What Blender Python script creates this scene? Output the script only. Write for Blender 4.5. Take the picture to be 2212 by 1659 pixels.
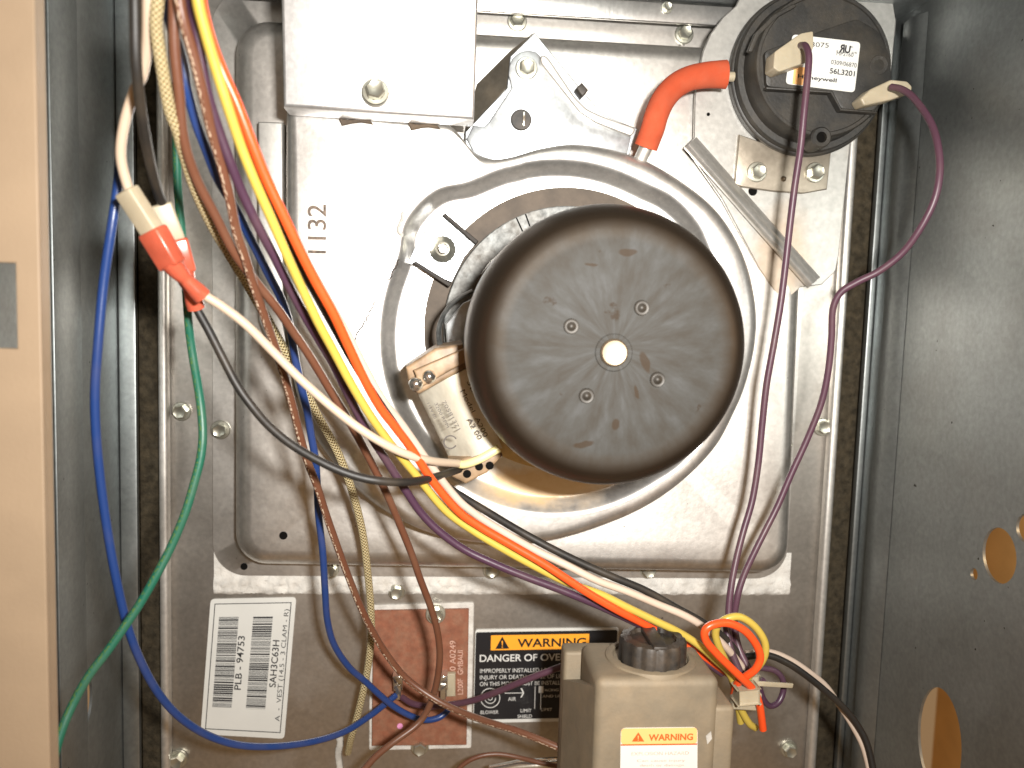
import bpy, bmesh, math, random
from mathutils import Vector, Matrix, noise
random.seed(7)
for o in list(bpy.data.objects): bpy.data.objects.remove(o)
S = bpy.context.scene
C = S.collection

# ------------------------------------------------------------------ camera
D = 0.408                      # lens to sheet-metal panel, metres
FPX = 3250 / 1.80832           # focal length in units of the 2212 px wide grid used for measurements
YAW, PIT, ROL = (math.radians(a) for a in (4.92, 5.20, -1.79))
_fw = Vector((math.sin(YAW)*math.cos(PIT), math.cos(YAW)*math.cos(PIT), -math.sin(PIT)))
_rt = Vector((math.cos(YAW), -math.sin(YAW), 0))
_dn = _fw.cross(_rt)
RT = _rt*math.cos(ROL) + _dn*math.sin(ROL)
DN = -_rt*math.sin(ROL) + _dn*math.cos(ROL)
FW = _fw
CAM = Vector((0, -D, 0))
cam = bpy.data.cameras.new('camera')
cam.sensor_width = 36; cam.lens = 29.25; cam.clip_start = 0.005; cam.clip_end = 20
cam.dof.use_dof = True; cam.dof.focus_distance = 0.345; cam.dof.aperture_fstop = 11
camo = bpy.data.objects.new('camera', cam); C.objects.link(camo)
m = Matrix((RT, -DN, -FW)).transposed().to_4x4(); m.translation = CAM
camo.matrix_world = m
S.camera = camo

# ------------------------------------------------------------------ light
w = bpy.data.worlds.new('World'); S.world = w; w.use_nodes = True
bg = w.node_tree.nodes['Background']
bg.inputs[0].default_value = (1.0, 0.60, 0.29, 1); bg.inputs[1].default_value = 0.27
fl = bpy.data.lights.new('camera_flash', 'AREA'); fl.shape = 'RECTANGLE'; fl.size = 0.030; fl.size_y = 0.016
fl.energy = 1.85; fl.color = (1.0, 0.965, 0.91); fl.spread = math.radians(120)
flo = bpy.data.objects.new('camera_flash', fl); C.objects.link(flo)
flo.location = CAM + Vector((0.048, -0.045, 0.036))
flo.rotation_euler = (Vector((0.045, 0, 0.0)) - flo.location).to_track_quat('-Z', 'Y').to_euler()
bulb = bpy.data.lights.new('room_bulb', 'POINT'); bulb.energy = 0.9; bulb.color = (1.0, 0.66, 0.34); bulb.shadow_soft_size = 0.03
bulbo = bpy.data.objects.new('room_bulb', bulb); C.objects.link(bulbo)      # lit room beside the cabinet, seen through the knock-outs
bulbo.location = (0.36, -0.30, 0.02)
S.view_settings.view_transform = 'Standard'; S.view_settings.look = 'None'
S.view_settings.exposure = 0.0; S.view_settings.gamma = 1.0
S.render.engine = 'CYCLES'
S.cycles.max_bounces = 8
S.render.resolution_x = 1024; S.render.resolution_y = 768

# ------------------------------------------------------------------ placing helpers
def ray(x, y):
    return (FW + RT*((x-1106)/FPX) + DN*((y-829.5)/FPX))
def P(x, y, h):                # measured point at height h in front of the panel (Y = -h)
    r = ray(x, y); t = (-h - CAM.y)/r.y
    return CAM + r*t
def PX(x, y, X):               # measured point on a side wall X = const
    r = ray(x, y); t = (X - CAM.x)/r.x
    return CAM + r*t
def PZ(x, y, Z):
    r = ray(x, y); t = (Z - CAM.z)/r.z
    return CAM + r*t
def kF(h): return (D-h)/FPX

def spline(pts, n=8, closed=False):
    """Catmull-Rom through tuples of any length"""
    pts = [Vector(p) for p in pts]; N = len(pts); out = []
    rng = N if closed else N-1
    for i in range(rng):
        if closed: a, b, c, d = pts[i-1], pts[i], pts[(i+1) % N], pts[(i+2) % N]
        else:
            b, c = pts[i], pts[i+1]
            a = pts[i-1] if i else b*2-c
            d = pts[i+2] if i+2 < N else c*2-b
        for k in range(n):
            t = k/n
            out.append(0.5*((2*b)+(c-a)*t+(2*a-5*b+4*c-d)*t*t+(3*b-a-3*c+d)*t*t*t))
    if not closed: out.append(pts[-1])
    return out

# ------------------------------------------------------------------ object helpers
def finish(name, bm, mat, parent=None, smooth=True, ang=32, recalc=True):
    if recalc: bmesh.ops.recalc_face_normals(bm, faces=bm.faces)
    me = bpy.data.meshes.new(name); bm.to_mesh(me); bm.free()
    return link(name, me, mat, parent, smooth, ang)
def link(name, me, mat=None, parent=None, smooth=True, ang=32):
    if mat is not None:
        me.materials.clear(); me.materials.append(mat)
    if smooth and len(me.polygons):
        me.polygons.foreach_set('use_smooth', [True]*len(me.polygons))
        me.set_sharp_from_angle(angle=math.radians(ang))
    o = bpy.data.objects.new(name, me); C.objects.link(o)
    if parent is not None: adopt(o, parent)
    return o
def base_of(o):
    m = Matrix.Translation(o.location)
    while o.parent: o = o.parent; 
    return m
def adopt(o, parent):
    o.parent = parent
    # every root and part keeps its vertices in world coordinates; only Empties/screws carry an offset
    M = Matrix.Translation(Vector(parent.get('_loc', (0, 0, 0))))
    o.matrix_parent_inverse = M.inverted()
def tag(o, label, cat=None, group=None, kind=None):
    o['label'] = label
    if cat: o['category'] = cat
    if group: o['group'] = group
    if kind: o['kind'] = kind
    return o
def thing(name, label, cat, loc, group=None):
    o = bpy.data.objects.new(name, None); C.objects.link(o)
    o.empty_display_size = 0.01
    o.location = loc; o['_loc'] = tuple(loc)
    return tag(o, label, cat, group)
def structure(o, label):
    o['kind'] = 'structure'; o['label'] = label
    return o

def box_bm(lo, hi, bev=0.0, seg=2):
    bm = bmesh.new(); lo, hi = Vector(lo), Vector(hi)
    bmesh.ops.create_cube(bm, size=1)
    for v in bm.verts:
        v.co = Vector(((lo[i]+hi[i])/2 + v.co[i]*(hi[i]-lo[i])) for i in range(3))
    if bev: bmesh.ops.bevel(bm, geom=bm.edges[:], offset=bev, segments=seg, profile=0.5, affect='EDGES')
    return bm
def box(name, lo, hi, mat, parent=None, bev=0.0, seg=2):
    return finish(name, box_bm(lo, hi, bev, seg), mat, parent)
def prism_bm(front, h0, h1, bev=0.0, seg=3):
    """front: world points in the plane Y=-h1, pushed straight back to Y=-h0"""
    bm = bmesh.new()
    a = [bm.verts.new((p.x, -h1, p.z)) for p in front]
    b = [bm.verts.new((p.x, -h0, p.z)) for p in front]
    n = len(a)
    bm.faces.new(a); bm.faces.new(b[::-1])
    for i in range(n): bm.faces.new((a[i], b[i], b[(i+1) % n], a[(i+1) % n]))
    bmesh.ops.recalc_face_normals(bm, faces=bm.faces)
    if bev:
        ed = [e for e in bm.edges if all(abs(v.co.y + h1) < 1e-7 for v in e.verts)]
        bmesh.ops.bevel(bm, geom=ed, offset=bev, segments=seg, profile=0.5, affect='EDGES', clamp_overlap=True)
    bmesh.ops.triangulate(bm, faces=[f for f in bm.faces if len(f.verts) > 4])
    return bm
def prism(name, pts, h0, h1, mat, parent=None, bev=0.0, seg=3, ang=32):
    return finish(name, prism_bm([P(x, y, h1) for x, y in pts], h0, h1, bev, seg), mat, parent, ang=ang)
def rounded(pts, r, n=5):
    """round the corners of a 2D polygon"""
    out = []; N = len(pts)
    for i in range(N):
        p = Vector(pts[i]); a = Vector(pts[i-1]); b = Vector(pts[(i+1) % N])
        da = (a-p); db = (b-p); ra = min(r, da.length*.45); rb = min(r, db.length*.45)
        A = p+da.normalized()*ra; B = p+db.normalized()*rb
        for k in range(n+1):
            t = k/n; out.append(tuple(A*(1-t)**2 + p*2*t*(1-t) + B*t*t))
    return out
def lathe_bm(prof, c, n=64, axis='Y'):
    """prof: (radius, height) with height toward the camera (Y=-h)"""
    bm = bmesh.new(); rings = []
    for r, h in prof:
        if r < 1e-7: rings.append([bm.verts.new((c[0], -h, c[1]))]); continue
        rings.append([bm.verts.new((c[0]+r*math.cos(2*math.pi*i/n), -h, c[1]+r*math.sin(2*math.pi*i/n))) for i in range(n)])
    for A, B in zip(rings, rings[1:]):
        for i in range(n):
            j = (i+1) % n
            if len(A) == 1 and len(B) == 1: continue
            if len(A) == 1: bm.faces.new((A[0], B[i], B[j]))
            elif len(B) == 1: bm.faces.new((A[i], B[0], A[j]))
            else: bm.faces.new((A[i], B[i], B[j], A[j]))
    return bm
def lathe(name, prof, c, mat, parent=None, n=64, ang=32):
    return finish(name, lathe_bm(prof, c, n), mat, parent, ang=ang)
def tube_bm(pts, rad, sides=12, cap=True, flat=1.0):
    """sweep a circle along world points, with UV (angle, metres along)"""
    bm = bmesh.new(); uvl = bm.loops.layers.uv.new('UVMap')
    N = len(pts); T = []
    for i in range(N):
        t = pts[min(i+1, N-1)]-pts[max(i-1, 0)]; T.append(t.normalized())
    up = Vector((0, -1, 0)); n0 = up - T[0]*up.dot(T[0])
    if n0.length < 1e-4: n0 = Vector((1, 0, 0)) - T[0]*T[0].x
    n0.normalize(); rings = []; L = [0.0]
    for i in range(N):
        if i: L.append(L[-1] + (pts[i]-pts[i-1]).length)
        n0 = (n0 - T[i]*n0.dot(T[i])).normalized(); b = T[i].cross(n0)
        r = rad(i/(N-1)) if callable(rad) else rad
        rings.append([bm.verts.new(pts[i] + (n0*math.cos(2*math.pi*k/sides)*flat + b*math.sin(2*math.pi*k/sides))*r) for k in range(sides)])
    for i in range(N-1):
        for k in range(sides):
            j = (k+1) % sides
            f = bm.faces.new((rings[i][k], rings[i][j], rings[i+1][j], rings[i+1][k]))
            for lp, (u, v) in zip(f.loops, ((k, i), (k+1, i), (k+1, i+1), (k, i+1))):
                lp[uvl].uv = (u/sides, L[v]*100)
    if cap:
        bm.faces.new(rings[0][::-1]); bm.faces.new(rings[-1])
    return bm
def tube(name, pts, rad, mat, parent=None, sides=12, flat=1.0, ang=60):
    return finish(name, tube_bm(pts, rad, sides, True, flat), mat, parent, ang=ang)
def path(pts, n=7):
    """measured (x, y, h) list -> smooth world points"""
    return spline([P(x, y, h) for x, y, h in pts], n)
def sheet(name, outline, holes, thick, frame, mat, parent=None, bev=0.0):
    """flat plate with real holes. frame: matrix from (u,v,0) to world"""
    cu = bpy.data.curves.new(name, 'CURVE'); cu.dimensions = '2D'; cu.fill_mode = 'BOTH'; cu.extrude = thick/2
    cu.bevel_depth = bev; cu.bevel_resolution = 2
    for poly in [outline]+holes:
        s = cu.splines.new('POLY'); s.points.add(len(poly)-1)
        for q, p in zip(s.points, poly): q.co = (p[0], p[1], 0, 1)
        s.use_cyclic_u = True
    t = bpy.data.objects.new('t', cu); C.objects.link(t)
    me = bpy.data.meshes.new_from_object(t.evaluated_get(bpy.context.evaluated_depsgraph_get()))
    bpy.data.objects.remove(t)
    me.transform(frame)
    return link(name, me, mat, parent)
def circ(u, v, r, n=28, ry=None):
    return [(u+r*math.cos(2*math.pi*i/n), v+(ry or r)*math.sin(2*math.pi*i/n)) for i in range(n)]

_tcache = {}
def lettering(s, a, b, cap, h, mat, parent, bold=0.0, name='lettering', mirror=False):
    """text fitted between measured baseline points a and b, cap height in measured px, on the plane Y=-h"""
    cu = bpy.data.curves.new('t', 'FONT'); cu.body = s; cu.size = 1; cu.offset = bold
    t = bpy.data.objects.new('t', cu); C.objects.link(t)
    me = bpy.data.meshes.new_from_object(t.evaluated_get(bpy.context.evaluated_depsgraph_get()))
    bpy.data.objects.remove(t)
    if not len(me.vertices): return None
    xs = [v.co.x for v in me.vertices]; x0, x1 = min(xs), max(xs)
    A, B = P(a[0], a[1], h), P(b[0], b[1], h)
    ex = (B-A); n = Vector((0, -1, 0)); ey = n.cross(ex).normalized()
    sy = cap*kF(h)/0.70
    for v in me.vertices:
        u = (v.co.x-x0)/(x1-x0)
        if mirror: u = 1-u
        v.co = A + ex*u + ey*(v.co.y*sy)
    o = link(name, me, mat, parent, smooth=False)
    return o
def quad_bm(bm, a, b, c, d):
    bm.faces.new([bm.verts.new(p) for p in (a, b, c, d)])

# ------------------------------------------------------------------ materials
def nodes(name):
    m = bpy.data.materials.new(name); m.use_nodes = True
    nt = m.node_tree; return m, nt, nt.nodes['Principled BSDF']
def nd(nt, t, **kw):
    n = nt.nodes.new(t)
    for k, v in kw.items():
        if k.startswith('i_'): n.inputs[k[2:].replace('_', ' ')].default_value = v
        else: setattr(n, k, v)
    return n
def ramp(nt, src, stops):
    r = nt.nodes.new('ShaderNodeValToRGB'); e = r.color_ramp.elements
    while len(e) < len(stops): e.new(0.5)
    for q, (p, c) in zip(e, stops):
        q.position = p; q.color = c if len(c) == 4 else (*c, 1)
    nt.links.new(src, r.inputs[0]); return r
def mix(nt, fac, a, b, mode='MIX'):
    n = nt.nodes.new('ShaderNodeMix'); n.data_type = 'RGBA'; n.blend_type = mode
    for s, v in ((0, fac), (6, a), (7, b)):
        if hasattr(v, 'is_linked'): nt.links.new(v, n.inputs[s])
        elif isinstance(v, (int, float)): n.inputs[s].default_value = v
        else: n.inputs[s].default_value = (*v, 1)
    return n.outputs[2]
def metal(name, base, rough=0.36, metallic=0.85, dirt=0.35, dirtcol=(0.20, 0.13, 0.07), grain=0.10, bump=0.018, brushed=None, specks=0.0):
    m, nt, p = nodes(name); L = nt.links.new
    tc = nd(nt, 'ShaderNodeTexCoord')
    n1 = nd(nt, 'ShaderNodeTexNoise', i_Scale=22.0, i_Detail=6.0, i_Roughness=0.62); L(tc.outputs['Object'], n1.inputs['Vector'])
    n2 = nd(nt, 'ShaderNodeTexNoise', i_Scale=420.0, i_Detail=3.0); L(tc.outputs['Object'], n2.inputs['Vector'])
    vor = nd(nt, 'ShaderNodeTexVoronoi', i_Scale=260.0); L(tc.outputs['Object'], vor.inputs['Vector'])
    g = ramp(nt, n2.outputs[0], [(0.25, (1-grain*2,)*3), (0.75, (1.0,)*3)])
    c = mix(nt, 1.0, base, g.outputs[0], 'MULTIPLY')
    sp = ramp(nt, vor.outputs['Color'], [(0.0, (1-grain,)*3), (1.0, (1.0,)*3)])
    c = mix(nt, 1.0, c, sp.outputs[0], 'MULTIPLY')
    dm = ramp(nt, n1.outputs[0], [(0.50, (0, 0, 0)), (0.78, (dirt,)*3)])
    c = mix(nt, dm.outputs[0], c, dirtcol)
    if specks:
        n3 = nd(nt, 'ShaderNodeTexNoise', i_Scale=330.0, i_Detail=1.0); L(tc.outputs['Object'], n3.inputs['Vector'])
        s3 = ramp(nt, n3.outputs[0], [(0.80, (0, 0, 0)), (0.82, (specks,)*3)])
        c = mix(nt, s3.outputs[0], c, (0.02, 0.016, 0.012))
    L(c, p.inputs['Base Color'])
    rr = nd(nt, 'ShaderNodeMapRange', i_To_Min=rough-0.07, i_To_Max=rough+0.12); L(n1.outputs[0], rr.inputs['Value']); L(rr.outputs[0], p.inputs['Roughness'])
    mm = nd(nt, 'ShaderNodeMapRange', i_From_Min=0.0, i_From_Max=1.0, i_To_Min=metallic, i_To_Max=metallic*0.3); L(dm.outputs[0], mm.inputs['Value']); L(mm.outputs[0], p.inputs['Metallic'])
    b = nd(nt, 'ShaderNodeBump', i_Strength=1.0, i_Distance=0.0022*bump)
    if brushed is not None:
        mp = nd(nt, 'ShaderNodeMapping'); mp.inputs['Scale'].default_value = brushed; L(tc.outputs['Object'], mp.inputs[0])
        nb = nd(nt, 'ShaderNodeTexNoise', i_Scale=1.0, i_Detail=4.0); L(mp.outputs[0], nb.inputs['Vector'])
        ad = nd(nt, 'ShaderNodeMath', operation='ADD'); L(nb.outputs[0], ad.inputs[0]); L(n2.outputs[0], ad.inputs[1]); L(ad.outputs[0], b.inputs['Height'])
    else: L(n2.outputs[0], b.inputs['Height'])
    # slow waviness of thin pressed sheet
    n4 = nd(nt, 'ShaderNodeTexNoise', i_Scale=28.0, i_Detail=1.0); L(tc.outputs['Object'], n4.inputs['Vector'])
    b2 = nd(nt, 'ShaderNodeBump', i_Strength=1.0, i_Distance=0.00035); L(n4.outputs[0], b2.inputs['Height']); L(b.outputs[0], b2.inputs['Normal'])
    L(b2.outputs[0], p.inputs['Normal'])
    return m
def plain(name, col, rough=0.5, metallic=0.0, var=0.12, scale=60.0, bump=0.0, bscale=300.0, spec=0.5, dust=0.0, dustcol=(0.35, 0.26, 0.17)):
    m, nt, p = nodes(name); L = nt.links.new
    tc = nd(nt, 'ShaderNodeTexCoord')
    n1 = nd(nt, 'ShaderNodeTexNoise', i_Scale=scale, i_Detail=4.0); L(tc.outputs['Object'], n1.inputs['Vector'])
    g = ramp(nt, n1.outputs[0], [(0.3, (1-var*2,)*3), (0.7, (1.0,)*3)])
    c = mix(nt, 1.0, col, g.outputs[0], 'MULTIPLY')
    if dust:
        n3 = nd(nt, 'ShaderNodeTexNoise', i_Scale=scale*.6, i_Detail=7.0, i_Roughness=0.7); L(tc.outputs['Object'], n3.inputs['Vector'])
        d = ramp(nt, n3.outputs[0], [(0.42, (0, 0, 0)), (0.72, (dust,)*3)]); c = mix(nt, d.outputs[0], c, dustcol)
    L(c, p.inputs['Base Color'])
    p.inputs['Roughness'].default_value = rough; p.inputs['Metallic'].default_value = metallic
    p.inputs['Specular IOR Level'].default_value = spec
    if bump:
        n2 = nd(nt, 'ShaderNodeTexNoise', i_Scale=bscale, i_Detail=3.0); L(tc.outputs['Object'], n2.inputs['Vector'])
        b = nd(nt, 'ShaderNodeBump', i_Strength=bump, i_Distance=0.0008); L(n2.outputs[0], b.inputs['Height']); L(b.outputs[0], p.inputs['Normal'])
    return m
def wiremat(name, col, rough=0.38, print_col=None, braid=False, dust=0.25):
    m, nt, p = nodes(name); L = nt.links.new
    uv = nd(nt, 'ShaderNodeUVMap'); tc = nd(nt, 'ShaderNodeTexCoord')
    n1 = nd(nt, 'ShaderNodeTexNoise', i_Scale=70.0, i_Detail=5.0); L(tc.outputs['Object'], n1.inputs['Vector'])
    d = ramp(nt, n1.outputs[0], [(0.45, (0, 0, 0)), (0.75, (dust,)*3)])
    c = mix(nt, d.outputs[0], col, tuple(0.5*a+0.5*b for a, b in zip(col, (0.25, 0.18, 0.11))))
    if print_col:
        sx = nd(nt, 'ShaderNodeSeparateXYZ'); L(uv.outputs[0], sx.inputs[0])
        mp = nd(nt, 'ShaderNodeMapping'); mp.inputs['Scale'].default_value = (9, 5.2, 1); L(uv.outputs[0], mp.inputs[0])
        n2 = nd(nt, 'ShaderNodeTexNoise', i_Scale=1.6, i_Detail=0.5); L(mp.outputs[0], n2.inputs['Vector'])
        th = nd(nt, 'ShaderNodeMath', operation='GREATER_THAN'); th.inputs[1].default_value = 0.53; L(n2.outputs[0], th.inputs[0])
        a1 = nd(nt, 'ShaderNodeMath', operation='COMPARE'); a1.inputs[1].default_value = 0.04; a1.inputs[2].default_value = 0.075; L(sx.outputs[0], a1.inputs[0])
        mu = nd(nt, 'ShaderNodeMath', operation='MULTIPLY'); L(th.outputs[0], mu.inputs[0]); L(a1.outputs[0], mu.inputs[1])
        c = mix(nt, mu.outputs[0], c, print_col)
    L(c, p.inputs['Base Color']); p.inputs['Roughness'].default_value = rough
    b = nd(nt, 'ShaderNodeBump', i_Strength=0.25, i_Distance=0.0002)
    if braid:
        mp = nd(nt, 'ShaderNodeMapping'); mp.inputs['Scale'].default_value = (6, 6.5, 1); L(uv.outputs[0], mp.inputs[0])
        sx = nd(nt, 'ShaderNodeSeparateXYZ'); L(mp.outputs[0], sx.inputs[0])
        hs = []
        for op in ('ADD', 'SUBTRACT'):
            q = nd(nt, 'ShaderNodeMath', operation=op); L(sx.outputs[0], q.inputs[0]); L(sx.outputs[1], q.inputs[1])
            k = nd(nt, 'ShaderNodeMath', operation='MULTIPLY'); L(q.outputs[0], k.inputs[0]); k.inputs[1].default_value = 2*math.pi
            s = nd(nt, 'ShaderNodeMath', operation='SINE'); L(k.outputs[0], s.inputs[0]); hs.append(s)
        pr = nd(nt, 'ShaderNodeMath', operation='MAXIMUM'); L(hs[0].outputs[0], pr.inputs[0]); L(hs[1].outputs[0], pr.inputs[1])
        L(pr.outputs[0], b.inputs['Height']); b.inputs['Strength'].default_value = 0.9; b.inputs['Distance'].default_value = 0.0006
        dk = ramp(nt, pr.outputs[0], [(0.0, (0.45, 0.36, 0.2)), (0.7, (1, 1, 1))])
        c2 = mix(nt, 1.0, c, dk.outputs[0], 'MULTIPLY'); L(c2, p.inputs['Base Color'])
    else:
        n3 = nd(nt, 'ShaderNodeTexNoise', i_Scale=500.0); L(tc.outputs['Object'], n3.inputs['Vector']); L(n3.outputs[0], b.inputs['Height'])
    L(b.outputs[0], p.inputs['Normal'])
    return m

M = {}
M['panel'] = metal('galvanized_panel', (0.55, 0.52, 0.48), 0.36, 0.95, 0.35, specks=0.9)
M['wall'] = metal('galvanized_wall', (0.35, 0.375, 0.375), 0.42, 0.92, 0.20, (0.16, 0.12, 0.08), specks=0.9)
M['pan'] = metal('pressed_steel', (0.72, 0.69, 0.65), 0.36, 0.95, 0.22, specks=0.7)
M['housing'] = metal('aluminised_steel', (0.84, 0.82, 0.79), 0.37, 0.93, 0.12, (0.40, 0.27, 0.14))
M['duct'] = metal('bright_galvanized', (0.84, 0.84, 0.84), 0.40, 0.88, 0.10)
M['zinc'] = metal('zinc_sheet', (0.60, 0.63, 0.65), 0.36, 0.82, 0.18, grain=0.16)
M['zincdark'] = metal('dull_zinc', (0.26, 0.27, 0.265), 0.55, 0.55, 0.3, grain=0.35)
M['brush'] = metal('brushed_steel', (0.62, 0.61, 0.59), 0.30, 0.85, 0.20, brushed=(900, 900, 12))
M['screw'] = metal('zinc_screw', (0.58, 0.58, 0.50), 0.30, 0.9, 0.15, grain=0.05)
M['plate'] = metal('switch_plate_steel', (0.55, 0.54, 0.51), 0.42, 0.78, 0.35, (0.38, 0.24, 0.12))
M['yellowzinc'] = metal('yellow_zinc', (0.42, 0.37, 0.30), 0.40, 0.85, 0.4, (0.42, 0.27, 0.12))
M['bracket_steel'] = metal('fold_steel', (0.74, 0.72, 0.68), 0.48, 0.85, 0.2)
M['tan'] = plain('tan_paint', (0.30, 0.222, 0.148), 0.5, var=0.05, bump=0.08, bscale=900)
M['felt'] = plain('dark_fibre', (0.045, 0.037, 0.025), 0.95, var=0.3, scale=300, bump=0.6, bscale=900, spec=0.1, dust=0.2, dustcol=(0.16, 0.12, 0.07))
M['gasket'] = plain('white_fibre', (0.68, 0.66, 0.62), 0.9, var=0.14, scale=160, bump=0.8, bscale=520, spec=0.1, dust=0.22)
M['browngasket'] = plain('brown_gasket', (0.10, 0.075, 0.055), 0.85, var=0.25, scale=150, bump=0.6, bscale=700, dust=0.3, dustcol=(0.22, 0.14, 0.06))
M['black'] = plain('black_hole', (0.006, 0.0055, 0.005), 0.9, spec=0.05)
M['ink'] = plain('black_ink', (0.02, 0.02, 0.022), 0.6, var=0.0)
M['softink'] = plain('worn_ink', (0.07, 0.055, 0.045), 0.6, var=0.3, scale=900)
M['grey_ink'] = plain('brown_stamp_ink', (0.20, 0.14, 0.10), 0.6, var=0.4, scale=700)
M['white'] = plain('white_paper', (0.62, 0.62, 0.59), 0.5, var=0.03)
M['whiteink'] = plain('white_ink', (0.62, 0.62, 0.60), 0.6, var=0.03)
M['pinkink'] = plain('pale_pink_ink', (0.72, 0.45, 0.36), 0.7, var=0.2, scale=600)
M['pink'] = plain('pink_paint', (0.75, 0.30, 0.55), 0.6, var=0.0)
M['orange'] = plain('orange_print', (0.90, 0.36, 0.02), 0.5, var=0.03)
M['paleorange'] = plain('faded_orange_print', (0.88, 0.46, 0.17), 0.5, var=0.03)
M['redorange'] = plain('red_orange_print', (0.52, 0.10, 0.015), 0.5, var=0.03)
M['labelblack'] = plain('black_print', (0.012, 0.012, 0.014), 0.35, var=0.0)
M['hose'] = plain('orange_silicone', (0.46, 0.066, 0.020), 0.9, var=0.10, scale=90, bump=0.1, dust=0.12)
M['plastic'] = plain('dusty_black_plastic', (0.024, 0.023, 0.021), 0.5, var=0.2, scale=120, bump=0.15, bscale=800, dust=0.4, dustcol=(0.085, 0.068, 0.046))
M['nylon'] = plain('nylon', (0.42, 0.365, 0.26), 0.42, var=0.12, scale=120, dust=0.2)
M['nylon'].node_tree.nodes['Principled BSDF'].inputs['Subsurface Weight'].default_value = 0.25
M['nylon'].node_tree.nodes['Principled BSDF'].inputs['Subsurface Radius'].default_value = (0.002, 0.0015, 0.001)
M['crimp'] = plain('red_vinyl', (0.50, 0.10, 0.055), 0.24, var=0.15, scale=120)
M['crimp'].node_tree.nodes['Principled BSDF'].inputs['Subsurface Weight'].default_value = 0.2
M['crimp'].node_tree.nodes['Principled BSDF'].inputs['Subsurface Radius'].default_value = (0.002, 0.0006, 0.0004)
M['phenolic'] = plain('red_phenolic', (0.26, 0.092, 0.048), 0.6, var=0.16, scale=300, bump=0.15, bscale=900, dust=0.25)
M['board'] = plain('tan_phenolic', (0.36, 0.24, 0.14), 0.5, var=0.3, scale=160, bump=0.2, dust=0.4, dustcol=(0.15, 0.09, 0.05))
M['stator'] = plain('dirty_laminations', (0.035, 0.028, 0.022), 0.7, var=0.3, scale=200, bump=0.6)
M['brass'] = metal('shaft_brass', (0.30, 0.24, 0.17), 0.5, 0.95, 0.15)
M['chrome'] = metal('bright_tin', (0.85, 0.82, 0.75), 0.15, 0.95, 0.1)
M['valve'] = plain('valve_casting', (0.215, 0.178, 0.125), 0.65, 0.15, var=0.12, scale=90, bump=0.12, bscale=700, dust=0.5, dustcol=(0.30, 0.225, 0.14))
M['knob'] = plain('knob_plastic', (0.024, 0.021, 0.018), 0.55, var=0.25, scale=200, bump=0.2, dust=0.5, dustcol=(0.10, 0.07, 0.045))
M['sealant'] = plain('grey_sealant', (0.55, 0.53, 0.49), 0.6, var=0.2, scale=200, bump=0.6, bscale=260)
M['outside'] = plain('outer_tan_panel', (0.66, 0.40, 0.15), 0.6, var=0.1, scale=30)
M['motorpaper'] = plain('stained_paper', (0.78, 0.74, 0.62), 0.6, var=0.12, scale=130, bump=0.2, bscale=300, dust=0.3, dustcol=(0.42, 0.31, 0.18))
M['w_white'] = wiremat('white_wire', (0.49, 0.385, 0.29), 0.40)
M['w_white2'] = wiremat('grimy_white_wire', (0.50, 0.40, 0.325), 0.45, dust=0.5)
M['w_black'] = wiremat('black_wire', (0.013, 0.012, 0.011), 0.5)
M['w_black_p'] = wiremat('black_white_printed_wire', (0.013, 0.012, 0.011), 0.4, dust=0.1)
M['w_blue'] = wiremat('blue_wire', (0.014, 0.042, 0.165), 0.34, dust=0.2)
M['w_green'] = wiremat('green_wire', (0.010, 0.105, 0.066), 0.42, print_col=(0.07, 0.14, 0.04))
M['w_brown'] = wiremat('brown_wire', (0.125, 0.048, 0.026), 0.40)
M['w_brown_p'] = wiremat('printed_brown_wire', (0.125, 0.048, 0.026), 0.38, print_col=(0.50, 0.39, 0.29))
M['w_purple'] = wiremat('purple_wire', (0.055, 0.024, 0.046), 0.36)
M['w_violet'] = wiremat('violet_wire', (0.078, 0.033, 0.052), 0.42)
M['w_yellow'] = wiremat('yellow_wire', (0.46, 0.34, 0.06), 0.34, dust=0.12)
M['w_yellow_p'] = M['w_yellow']
M['w_red'] = wiremat('orange_red_wire', (0.74, 0.075, 0.014), 0.34, dust=0.08)
M['w_braid'] = wiremat('braided_sleeve', (0.62, 0.52, 0.30), 0.75, braid=True)

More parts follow.
